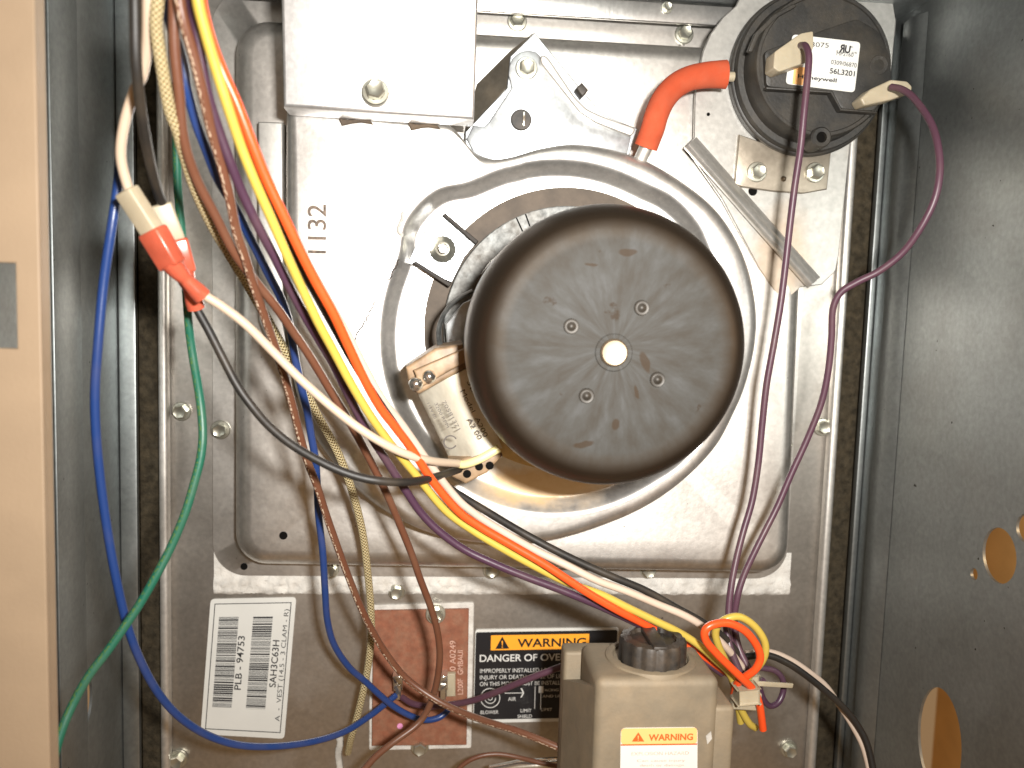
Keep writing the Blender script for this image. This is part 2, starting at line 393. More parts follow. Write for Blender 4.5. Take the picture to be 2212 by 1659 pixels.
def cap_material():
    m, nt, p = nodes('blackened_motor_cap'); L = nt.links.new
    c = P(1306, 747, .12)
    tc = nd(nt, 'ShaderNodeTexCoord')
    mp = nd(nt, 'ShaderNodeMapping'); mp.inputs['Location'].default_value = (-c.x, 0, -c.z); L(tc.outputs['Object'], mp.inputs[0])
    sx = nd(nt, 'ShaderNodeSeparateXYZ'); L(mp.outputs[0], sx.inputs[0])
    at = nd(nt, 'ShaderNodeMath', operation='ARCTAN2'); L(sx.outputs[2], at.inputs[0]); L(sx.outputs[0], at.inputs[1])
    cb = nd(nt, 'ShaderNodeCombineXYZ'); L(sx.outputs[0], cb.inputs[0]); L(sx.outputs[2], cb.inputs[1])
    ln = nd(nt, 'ShaderNodeVectorMath', operation='LENGTH'); L(cb.outputs[0], ln.inputs[0])
    pol = nd(nt, 'ShaderNodeCombineXYZ'); L(at.outputs[0], pol.inputs[0])
    rs = nd(nt, 'ShaderNodeMath', operation='MULTIPLY'); L(ln.outputs['Value'], rs.inputs[0]); rs.inputs[1].default_value = 14.0; L(rs.outputs[0], pol.inputs[1])
    st = nd(nt, 'ShaderNodeTexNoise', i_Scale=5.0, i_Detail=4.0, i_Roughness=0.6); L(pol.outputs[0], st.inputs['Vector'])
    streak = ramp(nt, st.outputs[0], [(0.34, (0.036, 0.032, 0.027)), (0.54, (0.045, 0.044, 0.041)), (0.74, (0.060, 0.061, 0.061))])
    n2 = nd(nt, 'ShaderNodeTexNoise', i_Scale=75.0, i_Detail=5.0, i_Roughness=0.6); L(tc.outputs['Object'], n2.inputs['Vector'])
    spots = ramp(nt, n2.outputs[0], [(0.655, (0, 0, 0)), (0.69, (0.85,)*3)])
    face = mix(nt, spots.outputs[0], streak.outputs[0], (0.026, 0.017, 0.010))
    for (sx_, sy_, a_, b_, rot) in ((1392, 782, .0016, .0042, .45), (1356, 545, .0032, .0014, .1), (1330, 915, .0016, .0022, 0), (1262, 958, .0040, .0012, .2), (1375, 850, .0008, .0024, .3), (1278, 573, .0026, .0005, 0)):
        q = P(sx_, sy_, .1375)
        mp2 = nd(nt, 'ShaderNodeMapping', vector_type='TEXTURE'); mp2.inputs['Location'].default_value = (q.x, -.1375, q.z); mp2.inputs['Rotation'].default_value = (0, -rot, 0); mp2.inputs['Scale'].default_value = (a_, 1, b_)
        wob = nd(nt, 'ShaderNodeVectorMath', operation='MULTIPLY_ADD'); wob.inputs[1].default_value = (.004, 0, .004); L(n2.outputs['Color'], wob.inputs[0]); L(tc.outputs['Object'], wob.inputs[2])
        sub = nd(nt, 'ShaderNodeVectorMath', operation='SUBTRACT'); sub.inputs[1].default_value = (.002, 0, .002); L(wob.outputs[0], sub.inputs[0]); L(sub.outputs[0], mp2.inputs[0])
        l2 = nd(nt, 'ShaderNodeVectorMath', operation='LENGTH'); L(mp2.outputs[0], l2.inputs[0])
        mk = ramp(nt, l2.outputs['Value'], [(0.75, (0.75,)*3), (1.0, (0, 0, 0))]); face = mix(nt, mk.outputs[0], face, (0.030, 0.018, 0.009))
    rim = ramp(nt, ln.outputs['Value'], [(0.0360, (0, 0, 0)), (0.0430, (1, 1, 1))])
    col = mix(nt, rim.outputs[0], face, (0.050, 0.037, 0.026))
    L(col, p.inputs['Base Color'])
    me = nd(nt, 'ShaderNodeMapRange', i_To_Min=0.0, i_To_Max=0.80); L(rim.outputs[0], me.inputs['Value']); L(me.outputs[0], p.inputs['Metallic'])
    ro = nd(nt, 'ShaderNodeMapRange', i_To_Min=0.60, i_To_Max=0.40); L(rim.outputs[0], ro.inputs['Value']); L(ro.outputs[0], p.inputs['Roughness'])
    p.inputs['Specular IOR Level'].default_value = 0.10
    b = nd(nt, 'ShaderNodeBump', i_Strength=0.12, i_Distance=0.0008); L(n2.outputs[0], b.inputs['Height']); L(b.outputs[0], p.inputs['Normal'])
    return m
M['cap'] = cap_material()
M['dimple'] = plain('worn_dark_steel', (0.035, 0.030, 0.024), 0.5, 0.3, var=0.2)

# ------------------------------------------------------------------ shared screw mesh
def screw_mesh(slot=False, flange=0.0046, hexr=0.0034):
    bm = lathe_bm([(0, 0), (flange, 0), (flange, 0.0007), (flange*0.93, 0.0012), (hexr*0.9, 0.0013)], (0, 0), 28)
    for r0, h0, r1, h1 in ((hexr, 0.0012, hexr, 0.0040), (hexr, 0.0040, hexr*0.84, 0.0045), (hexr*0.84, 0.0045, hexr*0.5, 0.0041), (hexr*0.5, 0.0041, 0, 0.0041)):
        ra, rb = [], []
        for i in range(6):
            a = math.radians(60*i+12)
            ra.append(bm.verts.new((r0*math.cos(a), -h0, r0*math.sin(a))))
            if r1: rb.append(bm.verts.new((r1*math.cos(a), -h1, r1*math.sin(a))))
        if not r1: bm.faces.new(ra); continue
        for i in range(6):
            j = (i+1) % 6; bm.faces.new((ra[i], rb[i], rb[j], ra[j]))
    if slot:
        bmesh.ops.create_cube(bm, size=1, matrix=Matrix.Translation((0, -0.0046, 0)) @ Matrix.Rotation(math.radians(35), 4, 'Y') @ Matrix.Diagonal((0.0052, 0.0008, 0.0009, 1)))
    bmesh.ops.remove_doubles(bm, verts=bm.verts, dist=1e-6)
    bmesh.ops.recalc_face_normals(bm, faces=bm.faces)
    me = bpy.data.meshes.new('screw'); bm.to_mesh(me); bm.free()
    me.materials.append(M['screw'])
    me.polygons.foreach_set('use_smooth', [True]*len(me.polygons)); me.set_sharp_from_angle(angle=math.radians(28))
    return me
SCREW = screw_mesh(); SLOTTED = screw_mesh(True)
def screw(x, y, h, parent, s=1.0, me=None):
    o = bpy.data.objects.new('screw', me or SCREW); C.objects.link(o)
    o.location = P(x, y, h); o.scale = (s, s, s); o.rotation_euler = (random.uniform(-.05, .05), random.uniform(0, 6), random.uniform(-.05, .05))
    adopt(o, parent); return o

# =================================================================== SETTING: the sheet-metal compartment
XL = P(350, 830, 0).x; XR = P(1806, 830, 0).x            # galvanized back panel
WL = P(262, 830, 0.0).x; WR = P(1868, 830, 0.0).x          # cabinet side walls
ZT = P(1300, 34, 0.0).z; ZB = -0.27
HF = 0.17                                                 # cabinet front
back = structure(box('back_wall', (XL, 0, ZB), (XR, 0.002, ZT+0.02), M['panel']), 'galvanized sheet steel panel closing the back of the compartment')
for x in (XL, XR-0.0042):
    box('edge_lip', (x, -0.0065, ZB), (x+0.0042, -0.0004, ZT-0.002), M['bracket_steel'], back, 0.0016, 3)
for a, b in ((WL+0.0085, XL-0.0006), (XR+0.0006, WR-0.0035)):
    bm = box_bm((a, -0.0005, ZB), (b, 0.004, ZT-0.001))
    finish('insulation_strip', bm, M['felt'], back)
wl = None
box('gap_light_stop', (WL-.001, 0.0062, ZB), (WR+.001, 0.0075, ZT+.02), M['felt'], back)  # unseen dark sheet added to stop background light leaking past the felt
structure(box('hole_light_block', (WL-.034, -HF+.004, ZB), (WL-.030, 0.006, ZT+.02), M['felt']), 'added dark sheet blocking light behind the knocked-out wall hole')  # added dark sheet, keeps background light out of the left wall hole
# left side wall with a knocked-out hole
def side_frame(X):            # (u,v) = (Y,Z)
    return Matrix(((0, 0, 1, X), (1, 0, 0, 0), (0, 1, 0, 0), (0, 0, 0, 1)))
q = PX(182, 1515, WL)
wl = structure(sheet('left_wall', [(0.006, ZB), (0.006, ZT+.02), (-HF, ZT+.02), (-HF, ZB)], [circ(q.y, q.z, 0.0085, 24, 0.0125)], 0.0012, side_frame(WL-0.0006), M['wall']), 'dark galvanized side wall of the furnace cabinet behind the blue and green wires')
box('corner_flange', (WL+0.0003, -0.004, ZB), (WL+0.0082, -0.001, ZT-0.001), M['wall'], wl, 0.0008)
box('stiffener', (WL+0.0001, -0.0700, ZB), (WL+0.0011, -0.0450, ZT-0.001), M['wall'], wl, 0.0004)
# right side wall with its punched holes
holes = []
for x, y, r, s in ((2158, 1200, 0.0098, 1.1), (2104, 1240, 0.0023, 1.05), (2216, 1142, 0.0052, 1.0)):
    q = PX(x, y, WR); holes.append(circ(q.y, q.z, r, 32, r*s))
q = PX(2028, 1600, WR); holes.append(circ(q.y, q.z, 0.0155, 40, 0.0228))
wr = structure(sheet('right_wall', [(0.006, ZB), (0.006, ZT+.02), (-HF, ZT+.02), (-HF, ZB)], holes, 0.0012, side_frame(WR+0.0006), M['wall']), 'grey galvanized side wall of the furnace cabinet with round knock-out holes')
box('corner_flange', (WR-0.0033, -0.005, ZB), (WR-0.0003, -0.001, ZT-0.001), M['wall'], wr, 0.0008)
bm = bmesh.new()                                          # pressed stiffening bead along the wall
prof = [(0.0, -0.013), (-0.0026, -0.018), (-0.0026, -0.028), (0.0, -0.034)]
ra = [bm.verts.new((WR-0.0002+a, b, ZB)) for a, b in prof]; rb = [bm.verts.new((WR-0.0002+a, b, ZT-.001)) for a, b in prof]
for i in range(3): bm.faces.new((ra[i], rb[i], rb[i+1], ra[i+1]))
finish('pressed_bead', bm, M['wall'], wr, ang=70)
# what shows through the holes: the tan outer casing of the next cabinet
oc = structure(box('outer_casing', (WR+0.250, -0.30, ZB-.2), (WR+0.256, 0.30, ZT), M['outside']), 'tan painted casing seen through the holes of the side wall')
oc2 = box('casing_fold', (WR+0.215, -0.060, ZB-.2), (WR+0.249, -0.045, -0.12), M['outside'], oc, 0.001)
# compartment ceiling and its hanging lip
ce = structure(box('ceiling', (WL-0.001, -HF, ZT+0.004), (WR+0.001, 0.006, ZT+0.0055), M['wall']), 'grey galvanized top of the compartment')
zl0 = P(1300, 41, 0.013).z
box('ceiling_lip', (XL+0.0045, -0.014, zl0), (WR-0.004, -0.011, ZT+0.003), M['brush'], ce, 0.001)
screw(1440, 17, 0.014, ce, 0.6)
# tan front frame of the cabinet with its rectangular slot
xe = P(91, 830, HF).x
q0, q1 = P(-60, 562, HF), P(45, 756, HF)
fr = structure(sheet('front_frame', [(WL-0.012, ZB), (WL-0.012, ZT+.05), (xe, ZT+.05), (xe, ZB)], [[(q0.x, q1.z), (q1.x, q1.z), (q1.x, q0.z), (q0.x, q0.z)]], 0.0014,
     Matrix(((1, 0, 0, 0), (0, 0, -1, -HF), (0, 1, 0, 0), (0, 0, 0, 1))), M['tan'], None, 0.0004), 'tan painted front frame of the cabinet with a rectangular slot')
box('return_fold', (xe-0.0012, -HF+0.0012, ZB), (xe-0.0002, -HF+0.006, ZT+.05), M['tan'], fr)
for x, y in ((393, 888), (386, 1638), (1703, 1617), (1775, 922)):
    screw(x, y, 0.0002, back)

# =================================================================== collector box (pressed pan)
def rr_ring(x0, x1, z0, z1, r, n=10):
    out = []
    for cx, cz, a0 in ((x1-r, z1-r, 0), (x0+r, z1-r, 90), (x0+r, z0+r, 180), (x1-r, z0+r, 270)):
        for i in range(n+1):
            a = math.radians(a0+90*i/n); out.append((cx+r*math.cos(a), cz+r*math.sin(a)))
    return out
def loft(bm, rings, close_last=True):
    R = [[bm.verts.new(p) for p in ring] for ring in rings]; n = len(R[0])
    for A, B in zip(R, R[1:]):
        for i in range(n):
            j = (i+1) % n; bm.faces.new((A[i], A[j], B[j], B[i]))
    if close_last: bm.faces.new(R[-1])
    return R
HP = 0.022
fx0, fx1 = P(458, 830, .002).x, P(1722, 830, .002).x
fz1, fz0 = P(1100, 16, .002).z, P(900, 1246, .002).z
bx0, bx1 = P(512, 830, .004).x, P(1694, 830, .004).x
bz1, bz0 = P(1100, 84, .004).z, P(900, 1214, .004).z
pan = thing('collector_box', 'pressed steel collector box cover with rounded corners behind the round blower', 'cover', (0.5*(fx0+fx1), 0, fz0))
bm = bmesh.new(); rings = []
def ring(off, h, r): rings.append([(x, -h, z) for x, z in rr_ring(bx0+off, bx1-off, bz0+off, bz1-off, r)])
rings.append([(x, -0.0011, z) for x, z in rr_ring(fx0, fx1, fz0, fz1, 0.016)])
rings.append([(x, -0.0022, z) for x, z in rr_ring(fx0+.0004, fx1-.0004, fz0+.0004, fz1-.0004, 0.016)])
ring(-0.0006, 0.0024, 0.016); ring(0.0008, 0.0045, 0.0155)
for i in range(9):
    a = math.radians(90*i/8); ring(0.0016+0.0095*(1-math.cos(a)), 0.0110+(HP-0.0110)*math.sin(a), max(0.006, 0.015-0.007*(1-math.cos(a))))
cxp, czp = 0.5*(bx0+bx1), 0.5*(bz0+bz1)
for f in (0.93, 0.86, 0.79, 0.72, 0.65, 0.58, 0.51, 0.44, 0.37, 0.3, 0.2, 0.1):
    rings.append([(cxp+(x-cxp)*f, y, czp+(z-czp)*f) for x, y, z in rings[12]])
def bow(x, y, z):                     # lower right corner bowed forward, shaped to reflect the flash brighter
    u = max(0.0, ((x-cxp-.005)*0.72-(z-czp+.01)*0.69)); return (x, y-(0.48*u*u)*min(1.0, -y/HP), z)
rings = [[bow(*p) for p in rg] for rg in rings]
loft(bm, rings)
finish('cover', bm, M['pan'], pan, ang=50)
bm = bmesh.new()                      # fluffy white gasket squeezed out below the flange
gx0, gx1 = P(462, 1290, .001).x, P(1704, 1290, .001).x
gz0, gz1 = P(1000, 1285, .001).z, P(1000, 1190, .001).z
nx, nz = 300, 18
V = [[bm.verts.new((gx0+(gx1-gx0)*i/nx, -0.0002-0.0016*(1 if 0 < j else 0)*(1.1+0.8*noise.noise(Vector((i*.33, j*.5, 0)))+0.5*noise.noise(Vector((i*.8+j*.5, j*.9, 5)))), gz0+(gz1-gz0)*j/nz + (0.0008*noise.noise(Vector((i*.2, 3, 0))) if j == 0 else 0))) for j in range(nz+1)] for i in range(nx+1)]
for v in bm.verts:                    # pressed flat where the flange sits on it
    if v.co.z > fz0-.0012 and v.co.y < -.0009: v.co.y = -.0009
for i in range(nx):
    for j in range(nz): bm.faces.new((V[i][j], V[i+1][j], V[i+1][j+1], V[i][j+1]))
finish('gasket', bm, M['gasket'], pan, ang=80)
for x, y in ((477, 928), (1692, 958), (713, 1230), (1062, 1230), (1399, 1230), (1117, 47), (1477, 75)): screw(x, y, 0.0023, pan)
screw(857, 1278, 0.0012, back, 0.9)
for x, y, r, h in ((612, 1157, 0.0019, HP), (527, 1224, 0.0017, 0.0023)):
    q = P(x, y, h+.0002); lathe('hole', [(r, h-.0004), (r, h+.00025), (r*.8, h+.0002), (0, h+.0002)], (q.x, q.z), M['black'], pan, 18)

# =================================================================== draft inducer (blower housing + motor)
HM_ = .0268
HH, HR = 0.048, 0.0415
ind = thing('draft_inducer', 'round draft inducer blower with dusty black motor cap and stamped steel housing', 'blower', P(1222, 1180, HP))
OUT = [(614, 228), (800, 240), (985, 258), (1001, 293), (1015, 313), (1034, 327), (1070, 340), (1112, 334), (1172, 316), (1245, 306), (1330, 318), (1407, 345), (1470, 382),
       (1539, 434), (1589, 497), (1625, 577), (1643, 670), (1640, 750), (1621, 830), (1596, 892), (1551, 972), (1461, 1060), (1373, 1115), (1261, 1158), (1170, 1178), (1080, 1184), (960, 1168),
       (870, 1134), (776, 1070), (709, 996), (655, 910), (625, 810), (615, 700), (614, 450)]
cH = P(1208, 735, HH)
sm = []
N0 = len(OUT)
for i in range(N0):                    # keep the two neck corners crisp, spline the rest
    if i in (0, 1, N0-1): sm += [Vector(OUT[i]).lerp(Vector(OUT[(i+1) % N0]), k/8) for k in range(8)]
    else:
        a, b, c, d = (Vector(OUT[(i+k) % N0]) for k in (-1, 0, 1, 2))
        for k in range(8):
            t = k/8; sm.append(0.5*((2*b)+(c-a)*t+(2*a-5*b+4*c-d)*t*t+(3*b-a-3*c+d)*t*t*t))
pol = []
for v in sm:
    p = P(v.x, v.y, HH); pol.append((math.atan2(p.z-cH.z, p.x-cH.x), math.hypot(p.x-cH.x, p.z-cH.z)))
pol.sort(); 
def Rout(a):
    a = (a+math.pi) % (2*math.pi)-math.pi
    for (a0, r0), (a1, r1) in zip([(pol[-1][0]-2*math.pi, pol[-1][1])]+pol, pol+[(pol[0][0]+2*math.pi, pol[0][1])]):
        if a0 <= a <= a1: return r0+(r1-r0)*(a-a0)/max(1e-9, a1-a0)
    return pol[0][1]
LOBES = [(math.radians(a), s_) for a, s_ in ((138, 1.15), (47, 0.45), (-38, 0.3))]
k48 = kF(HH); RSO, RSI = 390*k48, 352*k48
def lobe(a):
    s = 0
    for l, amp_ in LOBES:
        d = (a-l+math.pi) % (2*math.pi)-math.pi; s = max(s, amp_/(1+math.exp((abs(d)-math.radians(11))/math.radians(2.4))))
    return s
NT = 480
hole_c = P(1222, 715, HR); hole_r = 303*kF(HR)
rings = []
def hr(fn, h, cfn=None):
    rg = []
    for i in range(NT):
        a = -math.pi+2*math.pi*i/NT; r = fn(a); rg.append((cH.x+r*math.cos(a), -(h(a) if callable(h) else h), cH.z+r*math.sin(a)))
    rings.append(rg)
RO = [Rout(-math.pi+2*math.pi*i/NT) for i in range(NT)]
def Ro(a): return RO[int(round((a+math.pi)/(2*math.pi)*NT)) % NT]
def Rs(a): return min(RSO + lobe(a)*28*k48, Ro(a)-0.0035)
def rnd(a): return min(0.0062, (Ro(a)-Rs(a))*0.72)
hr(Ro, 0.026); hr(lambda a: Ro(a)-0.0002, 0.034)
for k in range(8):
    t = math.radians(90*k/7)
    hr(lambda a: Ro(a)-0.0003-rnd(a)*(1-math.cos(t)), lambda a: HH-rnd(a)+rnd(a)*math.sin(t))
for f in (0.5, 0.9): hr(lambda a: (Ro(a)-rnd(a))*(1-f)+Rs(a)*f, HH)
for k in range(9):
    t = k/8; s = t*t*(3-2*t)
    hr(lambda a: Rs(a)-(RSO-RSI)*t, HH-(HH-HR)*s)
for f in (0.35, 0.7, 1.0):
    rg = []
    for i in range(NT):
        a = -math.pi+2*math.pi*i/NT; r = Rs(a)-(RSO-RSI)
        A = Vector((cH.x+r*math.cos(a), -HR, cH.z+r*math.sin(a))); B = Vector((hole_c.x+hole_r*math.cos(a), -HR, hole_c.z+hole_r*math.sin(a)))
        rg.append(A.lerp(B, f))
    rings.append(rg)
rings.append([(p[0], p[1]+0.004, p[2]) for p in rings[-1]])
bm = bmesh.new(); loft(bm, rings, False)
finish('housing', bm, M['housing'], ind, ang=60)
def rust_stain(m, c_, a_, b_, col, amt):          # heat and rust stain below the motor
    nt = m.node_tree; L = nt.links.new; p = nt.nodes['Principled BSDF']
    tc = nd(nt, 'ShaderNodeTexCoord'); n_ = nd(nt, 'ShaderNodeTexNoise', i_Scale=70.0, i_Detail=6.0, i_Roughness=0.6); L(tc.outputs['Object'], n_.inputs['Vector'])
    wob = nd(nt, 'ShaderNodeVectorMath', operation='MULTIPLY_ADD'); wob.inputs[1].default_value = (.014, 0, .014); L(n_.outputs['Color'], wob.inputs[0]); L(tc.outputs['Object'], wob.inputs[2])
    mp = nd(nt, 'ShaderNodeMapping', vector_type='TEXTURE'); mp.inputs['Location'].default_value = (c_.x+.007, c_.y, c_.z+.007); mp.inputs['Scale'].default_value = (a_, 1, b_); L(wob.outputs[0], mp.inputs[0])
    ln = nd(nt, 'ShaderNodeVectorMath', operation='LENGTH'); L(mp.outputs[0], ln.inputs[0])
    mk = ramp(nt, ln.outputs['Value'], [(0.55, (amt,)*3), (1.0, (0, 0, 0))])
    src = p.inputs['Base Color'].links[0].from_socket; L(mix(nt, mk.outputs[0], src, col), p.inputs['Base Color'])
    ms = p.inputs['Metallic'].links[0].from_socket; mm = nd(nt, 'ShaderNodeMath', operation='SUBTRACT', use_clamp=True); L(ms, mm.inputs[0]); L(mk.outputs[0], mm.inputs[1]); L(mm.outputs[0], p.inputs['Metallic'])
rust_stain(M['housing'], P(1165, 1050, HR), .036, .0115, (0.62, 0.40, 0.15), 0.75)
rust_stain(M['plate'], P(1690, 560, HM_), .016, .030, (0.46, 0.30, 0.15), 0.45)
# flat flange sheet behind the scroll
bm = bmesh.new(); rings = []
def fl_ring(off, h): rings.append([(cH.x+(Ro(a)+off)*math.cos(a), -h, cH.z+(Ro(a)+off)*math.sin(a)) for a in (-math.pi+2*math.pi*i/240 for i in range(240))])
fl_ring(0.0042, HP+0.0008); fl_ring(0.0042, HP+0.0036); fl_ring(0.0038, HP+0.0040); fl_ring(-0.0008, HP+0.0040); loft(bm, rings, False)
finish('back_flange', bm, M['bracket_steel'], ind)
prism('side_flange', [(557, 262), (611, 264), (612, 700), (640, 860), (600, 800), (558, 690)], HP+0.001, 0.031, M['bracket_steel'], ind, 0.0008)
# gasket annulus, mounting ring
c = P(1222, 715, .041)
gm, nt_, p_ = nodes('stained_gasket'); tc_ = nd(nt_, 'ShaderNodeTexCoord'); sx_ = nd(nt_, 'ShaderNodeSeparateXYZ'); nt_.links.new(tc_.outputs['Object'], sx_.inputs[0])
nn_ = nd(nt_, 'ShaderNodeTexNoise', i_Scale=90.0, i_Detail=6.0, i_Roughness=0.65); nt_.links.new(tc_.outputs['Object'], nn_.inputs['Vector'])
ma_ = nd(nt_, 'ShaderNodeMath', operation='MULTIPLY_ADD'); nt_.links.new(nn_.outputs[0], ma_.inputs[0]); ma_.inputs[1].default_value = 0.030; nt_.links.new(sx_.outputs[2], ma_.inputs[2])
mr_ = nd(nt_, 'ShaderNodeMapRange', i_From_Min=c.z-.032, i_From_Max=c.z-.008); nt_.links.new(ma_.outputs[0], mr_.inputs['Value'])
rg_ = ramp(nt_, mr_.outputs[0], [(0.0, (0.66, 0.46, 0.20)), (0.45, (0.52, 0.34, 0.14)), (1.0, (0.095, 0.072, 0.052))]); dk_ = ramp(nt_, nn_.outputs[0], [(0.35, (0.6,)*3), (0.65, (1,)*3)])
nt_.links.new(mix(nt_, 1.0, rg_.outputs[0], dk_.outputs[0], 'MULTIPLY'), p_.inputs['Base Color']); p_.inputs['Roughness'].default_value = 0.7
M['browngasket_ring'] = gm
lathe('gasket_ring', [(hole_r+0.0009, HR-.0002), (hole_r+0.0007, HR+.0008), (250*kF(HR), HR+.0008)], (c.x, c.z), M['browngasket_ring'], ind, 96)
kz = kF(.045)
lathe('mounting_ring', [(268*kz, .0415), (268*kz, .0458), (266*kz, .0463), (225*kz, .0463), (224*kz, .0415)], (c.x, c.z), M['zincdark'], ind, 96)
for a in (112, 116.5, 70, 20, 200, 290):
    e = math.radians(a); u = Vector((math.cos(e), 0, math.sin(e))); v = Vector((-math.sin(e), 0, math.cos(e)))
    bm = bmesh.new(); ctr = Vector((c.x, 0, c.z))
    for s0, s1 in ((228, 266),):
        pts = [ctr+u*s0*kz-v*.0003, ctr+u*s1*kz-v*.0003, ctr+u*s1*kz+v*.0003, ctr+u*s0*kz+v*.0003]
        quad_bm(bm, *[Vector((p.x, -.0465, p.z)) for p in pts])
    finish('seam', bm, M['black'], ind)
# mounting lugs: folded zinc tabs with a serrated nut
def lug(rot):
    M0 = Matrix.Translation((c.x, 0, c.z)) @ Matrix.Rotation(-rot, 4, 'Y') @ Matrix.Translation((-c.x, 0, -c.z))
    def tr(bm): bmesh.ops.transform(bm, matrix=M0, verts=bm.verts)
    bm = prism_bm([P(x, y, .0445) for x, y in ((882, 569), (899, 528), (916, 524), (921, 508), (912, 494), (950, 462), (1030, 524), (1003, 556), (976, 610), (950, 600))], .0425, .0445, .0003, 1); tr(bm)
    lg = finish('mounting_lug', bm, M['zinc'], ind)
    for pts in (((955, 464), (962, 460), (1034, 521), (1028, 528)), ((891, 568), (898, 564), (976, 612), (970, 620))):
        bm = prism_bm([P(x, y, .049) for x, y in pts], .0405, .049, .0003, 1); tr(bm)
        finish('folded_edge', bm, M['stator'], lg)
    for x, y in ((1004, 521), (959, 590)):
        p = P(x, y, .045); bm = lathe_bm([(.0017, .0440), (.0017, .0447), (.0014, .0450), (0, .0450)], (p.x, p.z), 16); tr(bm)
        finish('rivet', bm, M['zinc'], lg)
    p = P(956, 538, .047)
    bm = bmesh.new(); n = 36; rs = []
    for r, h in ((.0056, .0444), (.0056, .0452), (.0050, .0460), (.0032, .0476), (.0030, .0490), (.0022, .0492), (.0021, .0460), (0, .0460)):
        if r == 0: rs.append([bm.verts.new((p.x, -h, p.z))]); continue
        rs.append([bm.verts.new((p.x+(r*(1+(.05 if (i % 2 and .0045 < r) else 0)))*math.cos(2*math.pi*i/n), -h, p.z+(r*(1+(.05 if (i % 2 and .0045 < r) else 0)))*math.sin(2*math.pi*i/n))) for i in range(n)])
    for A, B in zip(rs, rs[1:]):
        for i in range(n):
            j = (i+1) % n
            if len(B) == 1: bm.faces.new((A[i], A[j], B[0]))
            else: bm.faces.new((A[i], A[j], B[j], B[i]))
    tr(bm); finish('nut', bm, M['screw'], lg, ang=20)
    p = P(957, 538, .050); bm = lathe_bm([(.0020, .045), (.0020, .0512), (.0016, .0516), (0, .0516)], (p.x, p.z), 16); tr(bm)
    finish('stud', bm, M['chrome'], lg)
for i in range(2): lug(math.radians(180*i))
# motor: stator, windings, cap
cc = P(1306, 747, .12)
lathe('stator', [(.030, .041), (.030, .060), (.0425, .062), (.0425, .100), (.030, .102)], (cc.x, cc.z), M['stator'], ind, 48)
HC = .1375
lathe('motor_cap', [(.0470, .105), (.0489, .1045), (.0489, .1190), (.0488, .1220), (.0482, .1256), (.0470, .1292), (.0452, .1325), (.0432, .1348), (.0410, .1363), (.0388, .1370), (.0365, .1373), (.020, .1375), (.0062, .1375), (0, .1375)], (cc.x, cc.z), M['cap'], ind, 128, 60)
q = P(1327, 762, HC+.001)
lathe('shaft_end', [(.0046, HC-.0005), (.0046, HC+.0011), (.0040, HC+.0017), (.0024, HC+.0015), (0, HC+.0018)], (q.x, q.z), M['brass'], ind, 32)
lathe('shaft_collar', [(.0066, HC-.0003), (.0060, HC+.0004), (.0047, HC+.0003)], (q.x, q.z), M['cap'], ind, 32)
for x, y in ((1234, 705), (1386, 665), (1420, 820), (1267, 855)):
    q = P(x, y, HC); lathe('dimple', [(.0027, HC-.0002), (.0024, HC+.0004), (.0018, HC+.0002), (.0014, HC+.0003), (.0008, HC+.0010), (0, HC+.0012)], (q.x, q.z), M['dimple'], ind, 24, 80)
# winding wrapped in its paper label: a rounded bundle
A0, A1, B0, B1 = (902, 850), (975, 1000), (1010, 795), (1085, 968)
def coil(u, v):
    x = A0[0]+(A1[0]-A0[0])*u+((B0[0]-A0[0])*(1-u)+(B1[0]-A1[0])*u)*v
    y = A0[1]+(A1[1]-A0[1])*u+((B0[1]-A0[1])*(1-u)+(B1[1]-A1[1])*u)*v
    return P(x, y, 0.072+0.022*math.sin(min(v*1.25, 1)*math.pi/2))
bm = bmesh.new(); nu, nv = 14, 14
V = [[bm.verts.new(coil(i/nu, j/nv)) for j in range(nv+1)] for i in range(nu+1)]
for i in range(nu):
    for j in range(nv): bm.faces.new((V[i][j], V[i+1][j], V[i+1][j+1], V[i][j+1]))
bot = {}
per = [(i, 0) for i in range(nu)]+[(nu, j) for j in range(nv)]+[(i, nv) for i in range(nu, 0, -1)]+[(0, j) for j in range(nv, 0, -1)]
bv = []
for i, j in per:
    p = V[i][j].co.copy(); p.y = -0.052; bv.append(bm.verts.new(p))
for a in range(len(per)):
    b = (a+1) % len(per); bm.faces.new((V[per[a][0]][per[a][1]].__class__ and V[per[a][0]][per[a][1]], V[per[b][0]][per[b][1]], bv[b], bv[a]))
wn = finish('winding', bm, M['motorpaper'], ind, ang=50)
bd = prism('terminal_board', [(876, 793), (940, 752), (1000, 742), (1012, 792), (905, 852), (893, 846), (881, 823)], .062, .095, M['board'], ind, .0012)
for x, y in ((899, 829), (927, 813)):
    q = P(x, y, .098); lathe('solder_ball', [(.0020, .094), (.0028, .0970), (.0025, .0992), (.0014, .1005), (0, .1009)], (q.x, q.z), M['chrome'], bd, 18, 80)
prism('board_cap', [(893, 800), (1004, 752), (1010, 780), (908, 838)], .0952, .0985, M['board'], bd, .0008)
bd2 = prism('terminal_board', [(968, 1000), (1080, 968), (1086, 985), (1052, 1022), (1006, 1046), (975, 1030)], .060, .088, M['board'], ind, .0012)
for x, y in ((1009, 1024), (1035, 1008), (1058, 1006)):
    q = P(x, y, .0885); lathe('socket', [(.0016, .0875), (.0016, .0884), (.0011, .0884), (0, .0884)], (q.x, q.z), M['black'], bd2, 14)
tube('insulating_sleeve', path([(985, 1001, .094), (1005, 1003, .097), (1040, 990, .099), (1078, 968, .098)], 6), .0016, wiremat('pale_yellow_sleeve', (0.70, 0.62, 0.30)), ind, 10)
